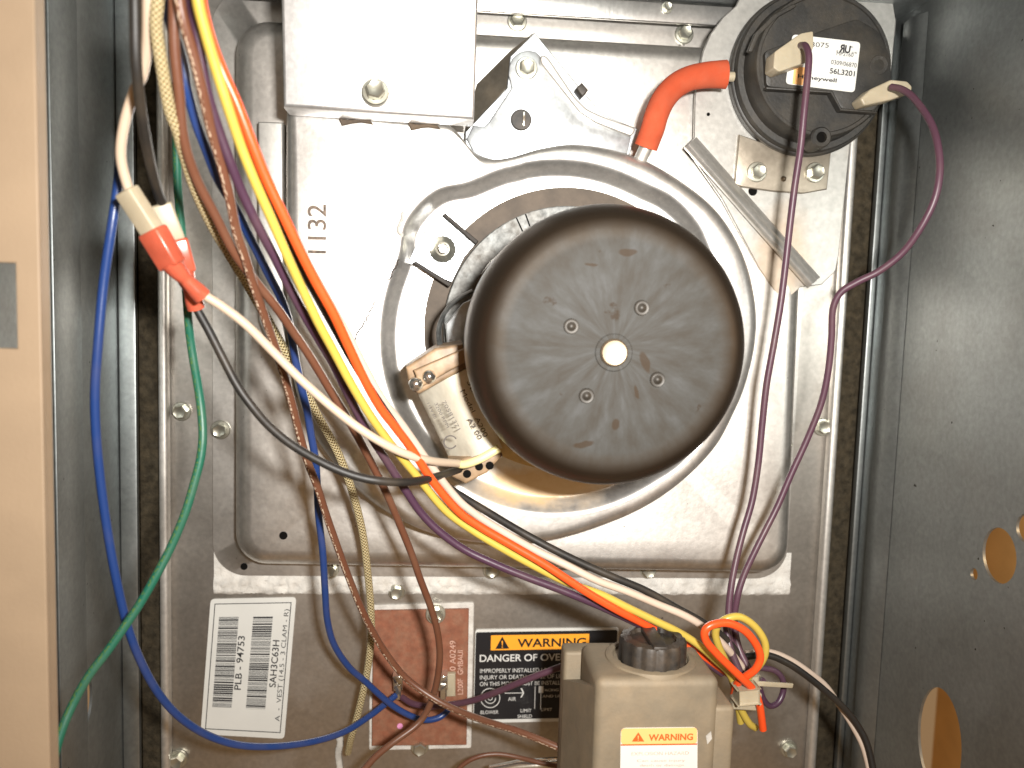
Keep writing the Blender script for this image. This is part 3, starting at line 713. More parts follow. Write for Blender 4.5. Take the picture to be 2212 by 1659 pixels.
for s, a, b, cp, v0 in (('Model  A200', (995, 845), (1046, 945), 10, .0962), ('70581371', (955, 868), (988, 930), 8, .0942), ('3200 RPM', (938, 872), (965, 925), 7, .0920), ('115V 60', (922, 872), (938, 905), 6, .0885)):
    lettering(s, a, b, cp, v0, M['softink'], wn)
for s, a, b, cp, v0 in (('3E', (1008, 825), (1020, 848), 10, .0962), ('A2 00', (1010, 905), (1035, 950), 9, .0962)):
    lettering(s, a, b, cp, v0, M['softink'], wn, 0.01)
bm = bmesh.new()
for i in range(20):
    a0, a1 = math.radians(30+i*15), math.radians(30+(i+1)*15)
    ctr = P(973, 955, .0942)
    quad_bm(bm, *[ctr+Vector((math.cos(t)*r, 0, math.sin(t)*r)) for t, r in ((a0, .0022), (a0, .0027), (a1, .0027), (a1, .0022))])
finish('approval_mark', bm, M['softink'], wn)
tube('strap', path([(1022, 628, .075), (985, 648, .074), (958, 680, .073), (948, 715, .072), (952, 750, .072), (962, 778, .072)], 8), .0009, M['zincdark'], ind, 12, 5.0)
prism('inner_plate', [(962, 700), (1000, 655), (1030, 640), (1030, 760), (985, 790), (968, 770)], .050, .056, M['zinc'], ind, .0005)
# stamped number on the housing
lettering('1132', (704, 548), (704, 442), 38, HH+.00012, M['grey_ink'], ind, 0.006, 'stamped_number')
# pressure tap nipple
tube('hose_nipple', [P(1401, 305, .044), P(1383, 345, .042)], .0029, M['bracket_steel'], ind, 16)
# dried sealant cracks on the housing face
def crack(pts, h, r, parent, mat):
    pp = spline([P(x, y, h) for x, y in pts], 6)
    for p in pp: p.x += random.uniform(-1, 1)*.0005; p.z += random.uniform(-1, 1)*.0005
    return tube('sealant_crack', pp, r, mat, parent, 6)
crack([(862, 560), (848, 590), (828, 620), (808, 655), (790, 690), (772, 720), (766, 745)], HH, .00032, ind, M['softink'])
crack([(872, 460), (862, 490), (868, 510)], HH, .0010, ind, M['sealant'])

# =================================================================== vent duct over the blower outlet
vd = thing('vent_duct', 'bright rectangular sheet metal vent duct above the blower outlet', 'duct', P(815, 250, HP))
HD = 0.064
pts = [P(612, -60, HD), P(1040, -60, HD), P(1024, 257, HD), P(612, 231, HD)]
xl = 0.5*(pts[0].x+pts[3].x)
bm = prism_bm([Vector((P(612, 231, HD).x, 0, ZT+.002)), Vector((P(1028, 120, HD).x, 0, ZT+.002)), Vector((P(1024, 257, HD).x, 0, P(1024, 257, HD).z)), Vector((P(612, 231, HD).x, 0, P(612, 231, HD).z))], 0.0495, HD, .0014, 3)
zd = min(v.co.z for v in bm.verts)
for v in bm.verts:                    # the duct face leans forward toward the top
    if v.co.y < -.055: v.co.y -= (v.co.z-zd)*0.15
finish('duct_body', bm, M['duct'], vd)
screw(811, 201, HD+.0014, vd, 1.15).rotation_euler = (-.15, 0.4, 0)
lathe('screw_rim', [(.0058, HD+.0004), (.0053, HD+.0022), (.0046, HD+.0018)], (P(811, 201, HD).x, P(811, 201, HD).z), M['sealant'], vd, 28)
bm = bmesh.new(); n = 90
top, low, bk = [], [], []
for i in range(n+1):
    t = i/n; x = 618+(1012-618)*t; y = 232+26*t
    d = 7+9*abs(noise.noise(Vector((t*9, 0, 0))))+5*noise.noise(Vector((t*25, 4, 0)))
    top.append(bm.verts.new(P(x, y-1, .0575))); 
    mid = P(x, y+d*.55, .0525); mid.y += .0006*noise.noise(Vector((t*40, 1, 1))); bk.append(bm.verts.new(mid))
    low.append(bm.verts.new(P(x, y+d, HH-.0003)))
for i in range(n):
    bm.faces.new((top[i], top[i+1], bk[i+1], bk[i])); bm.faces.new((bk[i], bk[i+1], low[i+1], low[i]))
finish('sealant_bead', bm, M['sealant'], vd, ang=80)
for x0, x1, yb in ((730, 800, 262), (880, 945, 272)):
    bm = prism_bm([P(x, y, HH+.0012) for x, y in [(x0, yb-9), (x0+20, yb-4), (x0+45, yb-6), (x1, yb-2), (x1+6, yb+6), (x1-20, yb+2), (x0+30, yb+4), (x0+8, yb+9)]], HH-.0002, HH+.0012, .0004, 1)
    finish('sealant_flake', bm, M['browngasket'], vd)

# =================================================================== bracket plate above the blower
lb = thing('hanger_bracket', 'pointed zinc bracket plate with a screw and slotted black plug above the blower', 'bracket', P(1150, 330, HP))
prism('plate', [(1155, 70), (1247, 182), (1303, 248), (1378, 278), (1360, 335), (1240, 345), (1060, 360), (1006, 320), (1005, 285), (1095, 190), (1102, 122)], HP+.001, .0300, M['zinc'], lb, .0004, 1)
bm = bmesh.new()
fl_ = [(1155, 70, .0299), (1102, 122, .0299), (1094, 190, .0299), (1006, 288, .0285), (1008, 262, HP+.001), (1030, 182, HP+.001), (1100, 112, HP+.001), (1148, 74, HP+.004)]
vv = [bm.verts.new(P(*a)) for a in fl_]
for a, b, c_, d_ in ((0, 1, 6, 7), (1, 2, 5, 6), (2, 3, 4, 5)): bm.faces.new((vv[a], vv[b], vv[c_], vv[d_]))
finish('bent_flap', bm, M['yellowzinc'], lb, ang=70)
zp = lambda L: [(995+.25*a, .25*b) for a, b in L]
prism('raised_tab', zp([(413, 650), (420, 570), (450, 500), (510, 450), (580, 432), (650, 445), (690, 480), (685, 545), (1030, 970), (1160, 1055), (1475, 1182), (1440, 1330), (1000, 1300), (850, 1290), (300, 1430), (120, 1330), (50, 1200), (110, 1080), (200, 1095), (240, 1060), (440, 760), (430, 705)]), .0300, .0318, M['zinc'], lb, .0007, 2)
prism('rib', rounded(zp([(715, 468), (760, 500), (990, 840), (1090, 940), (1230, 1005), (1520, 1105), (1480, 1180), (1160, 1055), (1030, 970), (695, 545), (685, 490)]), 8, 3), .0312, .0352, M['bracket_steel'], lb, .0018, 3)
screw(1137, 148, .0318, lb, 1.05)
q = P(1126, 259, .0325)
lathe('plug', [(.0046, .0315), (.0046, .0326), (.0042, .0330), (0, .0331)], (q.x, q.z), M['knob'], lb, 28)
q = P(1132, 258, .0338); box('plug_slot', (q.x-.0006, -.0340, q.z-.0028), (q.x+.0006, -.0328, q.z+.0034), M['chrome'], lb, .0002)
prism('clip', [(1245, 190), (1257, 178), (1271, 194), (1258, 208)], .0300, .0375, M['knob'], lb, .0005)

# =================================================================== pressure switch and its mounting plate
mp_ = thing('switch_mounting_plate', 'dull steel mounting plate with rounded side and diagonal fold behind the pressure switch', 'plate', P(1650, 655, HP))
HM = .0268
prism('plate', [(1620, -50), (1590, 12), (1562, 37), (1535, 73), (1519, 110), (1508, 160), (1501, 210), (1499, 297), (1480, 316), (1560, 430), (1640, 580), (1692, 655), (1729, 621), (1775, 615), (1805, 586), (1812, 553), (1838, 300), (1926, 152), (1936, 46), (1920, -50)], HM-.0016, HM, M['plate'], mp_, .0004, 1)
# diagonal fold: a rounded channel edge
bm = bmesh.new(); a, b = Vector((1490, 309)), Vector((1757, 612)); nrm = Vector((-(b-a).y, (b-a).x)).normalized()
rg = []
for e in (a, b):
    rg.append([bm.verts.new(P(e.x-nrm.x*o, e.y-nrm.y*o, h)) for o, h in ((-17, HM-.0002), (-15, HM+.004), (-10, HM+.0068), (-3, HM+.0078), (4, HM+.0072), (8, HM+.0052), (10, HM+.0030), (17, HM+.0026), (20, HM-.0002))])
for i in range(8): bm.faces.new((rg[0][i], rg[1][i], rg[1][i+1], rg[0][i+1]))
bm.faces.new(rg[0]); bm.faces.new(rg[1][::-1])
finish('diagonal_fold', bm, M['bracket_steel'], mp_, ang=60)
for x, y, r in ((1626, 413, .0021), (1530, 247, .0008)):
    q = P(x, y, HM); lathe('hole', [(r, HM-.0002), (r, HM+.0002), (r*.85, HM+.00015), (0, HM+.00015)], (q.x, q.z), M['black'], mp_, 18)

ps = thing('pressure_switch', 'round dusty black pressure switch with a white printed label', 'switch', P(1745, 330, HM))
c = P(1745, 162, .030)
R1 = 174*kF(.03)
pf = [(0, HM+.0003), (R1*.97, HM+.0003), (R1, HM+.0012), (R1, HM+.0042), (R1*.985, HM+.0048), (R1*.965, HM+.0050), (R1*.96, HM+.0075), (R1*.945, HM+.0082), (R1*.875, HM+.0084), (R1*.855, HM+.0110), (R1*.845, HM+.0185), (R1*.825, HM+.0194), (R1*.79, HM+.0194), (R1*.78, HM+.0188), (0, HM+.0188)]
lathe('body', pf, (c.x, c.z), M['plastic'], ps, 96, 40)
HS = HM+.0188
pz = lambda L: [(1272+a/3.0, b/3.0) for a, b in L]      # enlarged view -> grid
prism('raised_pad', rounded(pz([(1560, 180), (1740, 120), (1880, 200), (1960, 380), (1960, 560), (1850, 720), (1640, 710), (1580, 600), (1150, 560), (1140, 330)]), 10, 3), HS-.0005, HS+.0026, M['plastic'], ps, .0006, 2)
lab = prism('label', rounded([(1712, 74), (1859, 91), (1846, 200), (1697, 181)], 9, 4), HS+.0027, HS+.0030, M['white'], ps)
hl = HS+.00315
lettering('0303-3075', (1705, 98), (1790, 103), 10, hl, M['ink'], lab, 0.0)
lettering('R', (1812, 112), (1824, 113), 16, hl, M['ink'], lab, 0.04, mirror=True)
lettering('U', (1824, 113), (1836, 115), 15, hl, M['ink'], lab, 0.04)
lettering('c', (1807, 112), (1811, 112), 5, hl, M['ink'], lab)
lettering('c', (1838, 103), (1843, 103), 5, hl, M['ink'], lab)
lettering('us', (1840, 115), (1851, 116), 5, hl, M['ink'], lab)
lettering('MP2160', (1807, 119), (1843, 123), 8, hl, M['ink'], lab)
lettering('0309/06870', (1795, 138), (1850, 146), 9, hl, M['ink'], lab)
lettering('56L3201', (1792, 158), (1846, 165), 11, hl, M['ink'], lab, 0.02)
lettering('Honeywell', (1723, 168), (1807, 178), 8, hl, M['ink'], lab, 0.02)
prism('orange_strip', [(1716, 142), (1740, 146), (1734, 184), (1712, 181)], HS+.0030, HS+.0031, M['paleorange'], lab)
for x, y, r in ((1892, 144, .0046), (1769, 299, .0046)):
    q = P(x, y, HS); lathe('mounting_boss', [(r, HS-.008), (r, HS+.0022), (r*.86, HS+.0028), (r*.52, HS+.0027), (r*.45, HS-.001), (0, HS-.001)], (q.x, q.z), M['plastic'], ps, 24)
    lathe('bore', [(r*.47, HS+.0012), (0, HS+.0013)], (q.x, q.z), M['black'], ps, 20)
prism('step_wall', pz([(1150, 560), (1580, 585), (1640, 700), (1870, 722), (1870, 735), (1632, 716), (1570, 602), (1150, 577)]), HS, HS+.0042, M['plastic'], ps, .0005)
prism('upper_rib', rounded(pz([(1030, 330), (1080, 210), (1200, 90), (1330, 20), (1350, 40), (1225, 110), (1110, 225), (1060, 340)]), 4, 2), HS, HS+.0022, M['plastic'], ps, .0005)
tube('port', [P(1585, 166, .0400), P(1540, 164, .0400)], .0021, M['nylon'], ps, 14)
br = prism('foot_bracket', [(1597, 290), (1588, 397), (1606, 404), (1670, 413), (1735, 418), (1787, 409), (1796, 325), (1740, 330), (1660, 312)], HM+.0002, HM+.0022, M['yellowzinc'], ps, .0005)
screw(1634, 372, HM+.0022, ps, 1.0); screw(1759, 373, HM+.0022, ps, 1.0)
q = P(1693, 386, HM+.0025); lathe('dimple', [(.0014, HM+.0020), (.0011, HM+.0028), (0, HM+.0031)], (q.x, q.z), M['brass'], br, 16, 80)

# =================================================================== rubber hose
hp = path([(1568, 161, .0405), (1552, 161, .0405), (1522, 163, .041), (1488, 170, .0425), (1458, 187, .0445), (1434, 214, .0465), (1419, 246, .048), (1410, 278, .047), (1401, 302, .0445), (1395, 318, .0435)], 8)
hs = tag(tube('rubber_hose', hp, lambda t: .0053+.0009*max(0, 1-t*3), M['hose'], None, 24, 0.84), 'short orange red rubber hose bent from blower to pressure switch', 'hose')

# =================================================================== limit switch
ls = thing('limit_switch', 'red brown limit switch plate with metal terminals between the two stickers', 'switch', P(910, 1618, 0))
prism('gasket', rounded([(799, 1308), (1024, 1302), (1018, 1617), (797, 1622)], 5, 3), .0001, .0016, M['gasket'], ls, .0004, 1)
prism('face_plate', [(806, 1320), (1013, 1316), (1008, 1610), (803, 1612)], .0016, .0034, M['phenolic'], ls, .0004, 1)
screw(941, 1326, .0034, ls, 1.1, SLOTTED); screw(907, 1612, .0016, ls, 1.0)
for x in (858, 955):
    tb = prism('terminal', [(x-10, 1462), (x+12, 1460), (x+12, 1492), (x-8, 1494)], .0034, .0110, M['chrome'], ls, .0006)
    prism('tab', [(x-4, 1480), (x+8, 1480), (x+8, 1512), (x-4, 1512)], .0110, .0122, M['chrome'], tb, .0003)
prism('insulator', [(964, 1456), (984, 1455), (984, 1505), (964, 1506)], .0034, .0060, M['nylon'], ls, .0006)
for s, a, b, cp in (('30 A0249', (984, 1457), (984, 1384), 13), ('L200F  GMBAUI', (1000, 1500), (1000, 1405), 12), ('D-35F', (1000, 1512), (1000, 1470), 11)):
    if s != 'D-35F': lettering(s, a, b, cp, .00352, M['pinkink'], ls)
q = P(864, 1569, .0036); lathe('paint_dot', [(.0015, .0034), (.0014, .0037), (0, .0037)], (q.x, q.z), M['pink'], ls, 18)

# =================================================================== stickers on the panel
def quadmap(c4, h):
    def f(u, v):
        a, b, c_, d_ = (Vector(p) for p in c4)   # tl, tr, br, bl
        t = a.lerp(b, u); s = d_.lerp(c_, u); p = t.lerp(s, v); return p
    return f
BL = [(455, 1294), (640, 1290), (614, 1596), (433, 1586)]
lb1 = prism('barcode_label', rounded(BL, 9, 4), .0002, .0006, M['white'])
tag(lb1, 'white sticker with two barcodes and sideways part numbers on the panel', 'label')
qb = quadmap(BL, .0007)
def strip(bm, f, h, u0, v0, u1, v1): quad_bm(bm, *[P(*f(u, v), h) for u, v in ((u0, v0), (u1, v0), (u1, v1), (u0, v1))])
bm = bmesh.new()
for a in ((.05, .035, .95, .041), (.05, .955, .95, .961), (.05, .035, .06, .961), (.94, .035, .95, .961)): strip(bm, qb, .00072, *a)
finish('border', bm, M['ink'], lb1, recalc=False)
for u0, u1, v0, v1 in ((.115, .345, .135, .80), (.515, .745, .135, .80)):
    bm = bmesh.new(); v = v0
    while v < v1:
        t = random.choice((.004, .004, .004, .008, .012)); strip(bm, qb, .00072, u0, v, u1, min(v+t, v1)); v += t+random.choice((.004, .004, .004, .008))
    finish('barcode', bm, M['ink'], lb1, recalc=False)
def sideways(s, u, v0, v1, cap, bold=0.0):
    lettering(s, qb(u, v1), qb(u, v0), cap, .00072, M['ink'], lb1, bold)
sideways('PLB - 94753', .435, .275, .665, 14, .012)
sideways('SAH3C63H', .845, .305, .64, 14, .012)
sideways('A  -  VEST (14.5 - 3 CLAM - R)', .925, .085, .88, 10)

WL4 = [(1027, 1360), (1337, 1355), (1331, 1556), (1022, 1562)]
lb2 = prism('warning_label', rounded(WL4, 6, 3), .0002, .0006, M['white'])
tag(lb2, 'black and orange overheating warning sticker partly hidden by the gas valve', 'label')
qw = quadmap(WL4, .0007)
def inset(name, u0, v0, u1, v1, h, mat, r=4):
    return prism(name, rounded([qw(u0, v0), qw(u1, v0), qw(u1, v1), qw(u0, v1)], r, 3), h-.0001, h, mat, lb2)
inset('black_field', .004, .03, .99, .965, .00075, M['labelblack'])
inset('orange_band', .11, .065, .795, .225, .0009, M['orange'], .5)
def wl_text(s, u0, u1, v, cap, mat, bold=0.0): lettering(s, qw(u0, v), qw(u1, v), cap, .00105, mat, lb2, bold)
def warn_tri(par, pts, h, m1, m2, f):
    prism('warning_triangle', pts, h-.0001, h, m1, par)
    (ax, ay), (bx, by), (cx, cy) = pts
    mx, my = (ax+bx+cx)/3, (ay+by+cy)/3; hh = (by-ay)
    prism('exclamation_mark', [(mx-hh*.06, my-hh*.30), (mx+hh*.06, my-hh*.30), (mx+hh*.03, my+hh*.08), (mx-hh*.03, my+hh*.08)], h, h+.00008, m2, par)
    prism('exclamation_dot', [(mx-hh*.04, my+hh*.15), (mx+hh*.04, my+hh*.15), (mx+hh*.04, my+hh*.24), (mx-hh*.04, my+hh*.24)], h, h+.00008, m2, par)
warn_tri(lb2, [(1085, 1375), (1070, 1402), (1100, 1401)], .00105, M['labelblack'], M['orange'], qw)
wl_text('WARNING', .295, .775, .195, 19, M['labelblack'], .022)
wl_text('DANGER OF OVERHEATING', .035, .94, .345, 16, M['whiteink'], .014)
wl_text('IMPROPERLY INSTALLED LIMIT CAN CAUSE', .04, .77, .465, 9.5, M['whiteink'])
wl_text('INJURY OR DEATH.  STYLE OF LIMIT', .04, .66, .535, 9.5, M['whiteink'])
wl_text('ON THIS MODEL MUST BE INSTALLED', .04, .645, .605, 9.5, M['whiteink'])
wl_text('BLOWER', .05, .175, .905, 8, M['whiteink']); wl_text('AIR', .24, .295, .77, 9, M['whiteink'])
wl_text('LIMIT', .33, .405, .895, 8, M['whiteink']); wl_text('SHIELD', .31, .41, .955, 8, M['whiteink'])
wl_text('LIMIT', .475, .55, .885, 7, M['whiteink']); wl_text('FACING THE', .48, .66, .675, 6, M['whiteink']); wl_text('AND LIMIT', .48, .65, .74, 6, M['whiteink'])
bm = bmesh.new()
ctr = qw(.115, .735)
for r0, r1 in ((20, 21.6), (11, 12.5), (4, 5.3)):
    for i in range(28):
        if r0 == 11 and 20 < i: continue
        a0, a1 = 2*math.pi*i/28, 2*math.pi*(i+1)/28
        quad_bm(bm, *[P(ctr[0]+math.cos(t)*r, ctr[1]+math.sin(t)*r, .00105) for t, r in ((a0, r0), (a0, r1), (a1, r1), (a1, r0))])
for a in ((.215, .683, .345, .690), (.425, .62, .430, .86), (.466, .66, .471, .87)): strip(bm, qw, .00105, *a)
for s in (-1, 1):
    quad_bm(bm, *[P(*qw(u, v), .00105) for u, v in ((.325, .686+s*.05), (.335, .686+s*.05), (.352, .688), (.343, .688))])
strip(bm, qw, .00105, .452, .618, .485, .690)
finish('blower_diagram', bm, M['whiteink'], lb2, recalc=False)

# =================================================================== gas valve
gv = thing('gas_valve', 'dusty grey brown gas valve with black ridged knob and warning sticker', 'valve', P(1400, 1659, .09))
HG = .122
zt = P(1420, 1466, HG).z
x0, x1 = P(1284, 1560, HG).x, P(1552, 1560, HG).x
xs1 = P(1590, 1560, HG).x
zb = -0.262
hb = .0885
body = finish('valve_body', box_bm((x0, -HG, zb), (x1, -hb, zt), .0034, 5), M['valve'], gv)
finish('side_shoulder', box_bm((x1-.002, -HG+.0012, zb), (xs1, -hb+.001, P(1570, 1530, HG).z), .0020, 4), M['valve'], gv)
# rear block with the shoulder on the left
xa = P(1216, 1500, .090).x; zs = P(1230, 1408, .090).z
finish('rear_block', box_bm((xa, -.090, zb), (x1-.001, -.080, zs), .0015, 3), M['valve'], gv)
# sloped shoulder between the two
bm = bmesh.new()
sh = [P(1217, 1466, .0902), P(1262, 1464, .0902), P(1283, 1480, HG-.002), P(1222, 1470, .0902)]
pa, pb, pc_ = P(1217, 1468, .0903), P(1284, 1466, .0903), P(1286, 1484, HG-.001)
lo = Vector((0, 0, -.09))
va = [bm.verts.new(p) for p in (pa, pb, pc_)]; vb = [bm.verts.new(p+lo) for p in (pa, pb, pc_)]
bm.faces.new(va)
for i in range(3): bm.faces.new((va[i], va[(i+1) % 3], vb[(i+1) % 3], vb[i]))
finish('shoulder', bm, M['valve'], gv)
# round boss carrying the knob (axis vertical)
def vlathe(name, prof, cx, cy, mat, parent, n=56, flute=0, amp=0):
    bm = bmesh.new(); rs = []
    for r, z in prof:
        if r < 1e-7: rs.append([bm.verts.new((cx, cy, z))]); continue
        rs.append([bm.verts.new((cx+(r*(1-(amp if (flute and (i*flute/n) % 1 < .42) else 0)))*math.cos(2*math.pi*i/n), cy+(r*(1-(amp if (flute and (i*flute/n) % 1 < .42) else 0)))*math.sin(2*math.pi*i/n), z)) for i in range(n)])
    for A, B in zip(rs, rs[1:]):
        for i in range(n):
            j = (i+1) % n
            if len(A) == 1: bm.faces.new((A[0], B[i], B[j]))
            elif len(B) == 1: bm.faces.new((A[i], B[0], A[j]))
            else: bm.faces.new((A[i], B[i], B[j], A[j]))
    return finish(name, bm, mat, parent, ang=35)
bc = P(1420, 1440, .1055); rb_ = .0178; kc = P(1408, 1432, .1065)
zk = zt+.0012
vlathe('boss', [(rb_, zb+.06), (rb_, zk-.0022), (rb_-.0007, zk-.0006), (rb_-.0022, zk), (.0148, zk), (.0142, zk-.0006), (.0140, zk-.004), (0, zk-.004)], kc.x, -HG+.0006+rb_, M['valve'], gv)
kn = vlathe('knob', [(.0128, zk-.0035), (.0128, zk+.0068), (.0122, zk+.0081), (.0090, zk+.0085), (.0086, zk+.0070), (0, zk+.0070)], kc.x, kc.y, M['knob'], gv, 80, 14, .045)
finish('pointer_ridge', box_bm((kc.x-.0028, kc.y-.0118, zk+.0066), (kc.x+.0028, kc.y+.0115, zk+.0092), .0008), M['knob'], kn)
# warning sticker on the front face
hg = HG+.0003
def gp(L, r, h, mat, name, par): return prism(name, rounded(L, r, 4), HG-.0001, h, mat, par)
gl = prism('valve_label', rounded([(1341, 1573), (1507, 1571), (1506, 1720), (1339, 1720)], 12, 4), HG-.0001, HG+.0003, M['white'], gv)
prism('orange_band', rounded([(1342, 1574), (1506, 1572), (1506, 1606), (1341, 1608)], 8, 4), HG+.0003, HG+.00038, M['paleorange'], gl)
prism('rule', [(1341, 1608), (1506, 1606), (1506, 1609), (1341, 1611)], HG+.0003, HG+.00042, M['redorange'], gl)
lettering('WARNING', (1401, 1600), (1497, 1598), 15, HG+.00046, M['redorange'], gl, .03)
warn_tri(gl, [(1379, 1582), (1365, 1602), (1392, 1602)], HG+.00046, M['redorange'], M['paleorange'], None)
lettering('EXPLOSION HAZARD', (1364, 1632), (1488, 1630), 8, HG+.00042, M['pinkink'], gl)
lettering('Can cause injury', (1376, 1646), (1480, 1645), 6, HG+.00042, M['pinkink'], gl)
lettering('death or damage.', (1382, 1656), (1480, 1655), 6, HG+.00042, M['pinkink'], gl)
prism('paint_mark', [(1525, 1590), (1536, 1580), (1538, 1596), (1528, 1608)], HG-.0001, HG+.0002, M['sealant'], gv)

# =================================================================== wires
def wire(name, label, pts, dia, mat, group=None, n=7):
    o = tube(name, path(pts, n), dia/2, mat, None, 12)
    return tag(o, label, 'wire', group)
W = .0030
wire('wire', 'white wire running down into the nylon sleeve beside the blue wire', [(322, -60, .178), (320, 0, .175), (318, 95, .168), (308, 160, .163), (291, 195, .160), (270, 262, .157), (261, 333, .154), (274, 396, .151), (290, 430, .149)], W, M['w_white'])
wire('wire', 'black wire dropping from the top into the rear nylon sleeve', [(288, -60, .182), (291, 0, .180), (294, 133, .176), (304, 233, .168), (321, 333, .157), (340, 410, .146), (350, 436, .142)], W, M['w_black'])
wire('wire', 'long blue wire hanging in a big loop along the cabinet wall to the limit switch', [(320, -60, .13), (319, 0, .13), (316, 95, .131), (306, 165, .132), (290, 205, .133), (270, 268, .134), (260, 333, .136), (255, 398, .137), (243, 480, .138), (224, 610, .136), (212, 740, .135), (205, 860, .133), (211, 980, .130), (228, 1120, .126), (252, 1255, .122), (281, 1370, .116), (318, 1457, .108), (358, 1518, .100), (402, 1560, .092), (455, 1591, .083), (520, 1610, .074), (600, 1612, .062), (680, 1601, .049), (745, 1580, .037), (795, 1549, .026), (832, 1521, .018), (855, 1502, .0135)], W, M['w_blue'])
wire('wire', 'cream braided sleeve wire hanging past the limit switch', [(345, -40, .176), (340, 10, .175), (338, 60, .173), (348, 133, .170), (366, 233, .164), (384, 283, .160), (400, 340, .154), (423, 410, .146), (460, 490, .134), (505, 565, .122), (545, 632, .110), (590, 712, .098), (632, 790, .088), (685, 895, .074), (730, 978, .064), (762, 1065, .054), (783, 1150, .046), (793, 1225, .041), (800, 1300, .036), (802, 1370, .032), (795, 1440, .028), (781, 1510, .025), (767, 1565, .022), (757, 1600, .018), (752, 1625, .012)], .0034, M['w_braid'])
wire('wire', 'plain brown wire curving over the limit switch to the bottom edge', [(376, -60, .176), (376, 0, .174), (377, 100, .170), (387, 200, .165), (397, 300, .159), (424, 385, .152), (466, 467, .145), (506, 545, .138), (548, 603, .131), (600, 668, .124), (634, 718, .118), (668, 768, .112), (714, 844, .104), (757, 915, .097), (800, 995, .089), (836, 1068, .082), (866, 1139, .075), (890, 1199, .070), (907, 1249, .066), (930, 1310, .061), (944, 1360, .057), (950, 1410, .053), (946, 1460, .050), (936, 1502, .048), (920, 1540, .047), (898, 1568, .048), (853, 1601, .052), (813, 1633, .058), (780, 1670, .065)], W, M['w_brown'])
wire('wire', 'brown wire with white printed lettering running down to the gas valve', [(386, -60, .180), (388, 0, .178), (398, 50, .176), (418, 117, .172), (438, 200, .167), (457, 283, .161), (477, 350, .156), (494, 417, .151), (511, 500, .144), (531, 560, .138), (545, 608, .133), (563, 660, .128), (579, 706, .123), (601, 770, .116), (623, 843, .109), (643, 920, .101), (662, 990, .094), (686, 1053, .088), (704, 1110, .082), (730, 1184, .075), (754, 1249, .069), (780, 1313, .063), (806, 1366, .058), (837, 1416, .054), (876, 1464, .051), (930, 1504, .052), (986, 1534, .056), (1053, 1559, .064), (1120, 1580, .072), (1205, 1614, .080), (1260, 1640, .082)], W, M['w_brown_p'])
wire('wire', 'blue wire running inside the harness down to the limit switch', [(346, -60, .160), (352, 0, .160), (366, 45, .160), (383, 95, .159), (396, 140, .157), (404, 190, .155), (422, 260, .150), (445, 322, .145), (470, 385, .140), (507, 447, .134), (535, 503, .128), (560, 552, .122), (583, 598, .116), (607, 645, .110), (624, 695, .104), (632, 740, .099), (641, 790, .094), (652, 840, .089), (664, 890, .084), (672, 940, .079), (681, 990, .075), (685, 1045, .070), (688, 1110, .065), (697, 1190, .060), (702, 1273, .054), (707, 1339, .048), (722, 1393, .042), (754, 1441, .035), (788, 1471, .029), (818, 1499, .025), (848, 1524, .022), (882, 1544, .020), (916, 1555, .018), (946, 1551, .016), (966, 1536, .0145), (974, 1518, .0135)], W, M['w_blue'])
wire('wire', 'dark purple wire at the outer edge of the harness', [(412, -60, .176), (414, 0, .174), (430, 100, .170), (448, 200, .165), (473, 283, .160), (498, 352, .156), (525, 420, .151), (560, 493, .146), (592, 553, .141), (622, 614, .136), (658, 681, .131), (694, 742, .126), (722, 790, .122), (752, 852, .117), (790, 925, .112), (838, 1000, .107), (878, 1062, .104), (908, 1106, .102), (948, 1147, .101), (1003, 1187, .100), (1070, 1219, .100), (1136, 1246, .100), (1203, 1271, .100), (1260, 1294, .100), (1320, 1320, .099), (1400, 1358, .096), (1480, 1400, .092), (1560, 1455, .088)], W, M['w_purple'])
wire('wire', 'bright yellow wire in the harness crossing above the gas valve', [(424, -60, .182), (427, 0, .180), (443, 67, .177), (467, 150, .173), (493, 233, .169), (521, 317, .164), (551, 393, .160), (587, 475, .155), (620, 552, .150), (652, 622, .145), (687, 696, .140), (720, 757, .135), (758, 828, .130), (797, 893, .125), (843, 958, .119), (898, 1025, .113), (960, 1100, .108), (1020, 1145, .106), (1086, 1185, .105), (1153, 1222, .104), (1225, 1258, .103), (1298, 1284, .102), (1353, 1311, .102), (1417, 1342, .101), (1463, 1364, .100), (1506, 1391, .099), (1547, 1427, .097), (1574, 1453, .095), (1590, 1490, .092), (1600, 1530, .090), (1618, 1562, .088), (1632, 1572, .086)], W, M['w_yellow'])
wire('wire', 'orange red wire in the harness beside the yellow one', [(428, -60, .174), (438, 20, .172), (458, 95, .170), (483, 160, .168), (511, 222, .166), (541, 300, .163), (574, 383, .159), (611, 462, .155), (652, 549, .150), (684, 612, .146), (720, 677, .142), (753, 748, .137), (787, 820, .132), (820, 879, .127), (853, 922, .123), (888, 968, .119), (935, 1040, .114), (990, 1104, .110), (1036, 1137, .108), (1103, 1176, .107), (1170, 1215, .107), (1225, 1251, .107), (1272, 1282, .106), (1330, 1316, .104), (1380, 1342, .100), (1440, 1372, .095), (1490, 1398, .092), (1540, 1432, .090), (1592, 1468, .090)], .0031, M['w_red'])
wire('wire', 'grimy white wire running under the orange red wire toward the gas valve', [(428, -60, .152), (440, 20, .152), (460, 95, .151), (484, 160, .150), (512, 222, .149), (542, 300, .147), (575, 383, .144), (612, 462, .141), (652, 549, .137), (722, 672, .131), (757, 735, .128), (793, 805, .123), (828, 865, .118), (870, 920, .113), (930, 1005, .107), (985, 1075, .103), (1022, 1107, .101), (1070, 1139, .100), (1153, 1187, .099), (1220, 1219, .099), (1290, 1254, .099), (1353, 1277, .098), (1422, 1306, .097), (1477, 1329, .096), (1520, 1355, .094), (1570, 1400, .090), (1610, 1450, .086)], W, M['w_white2'])
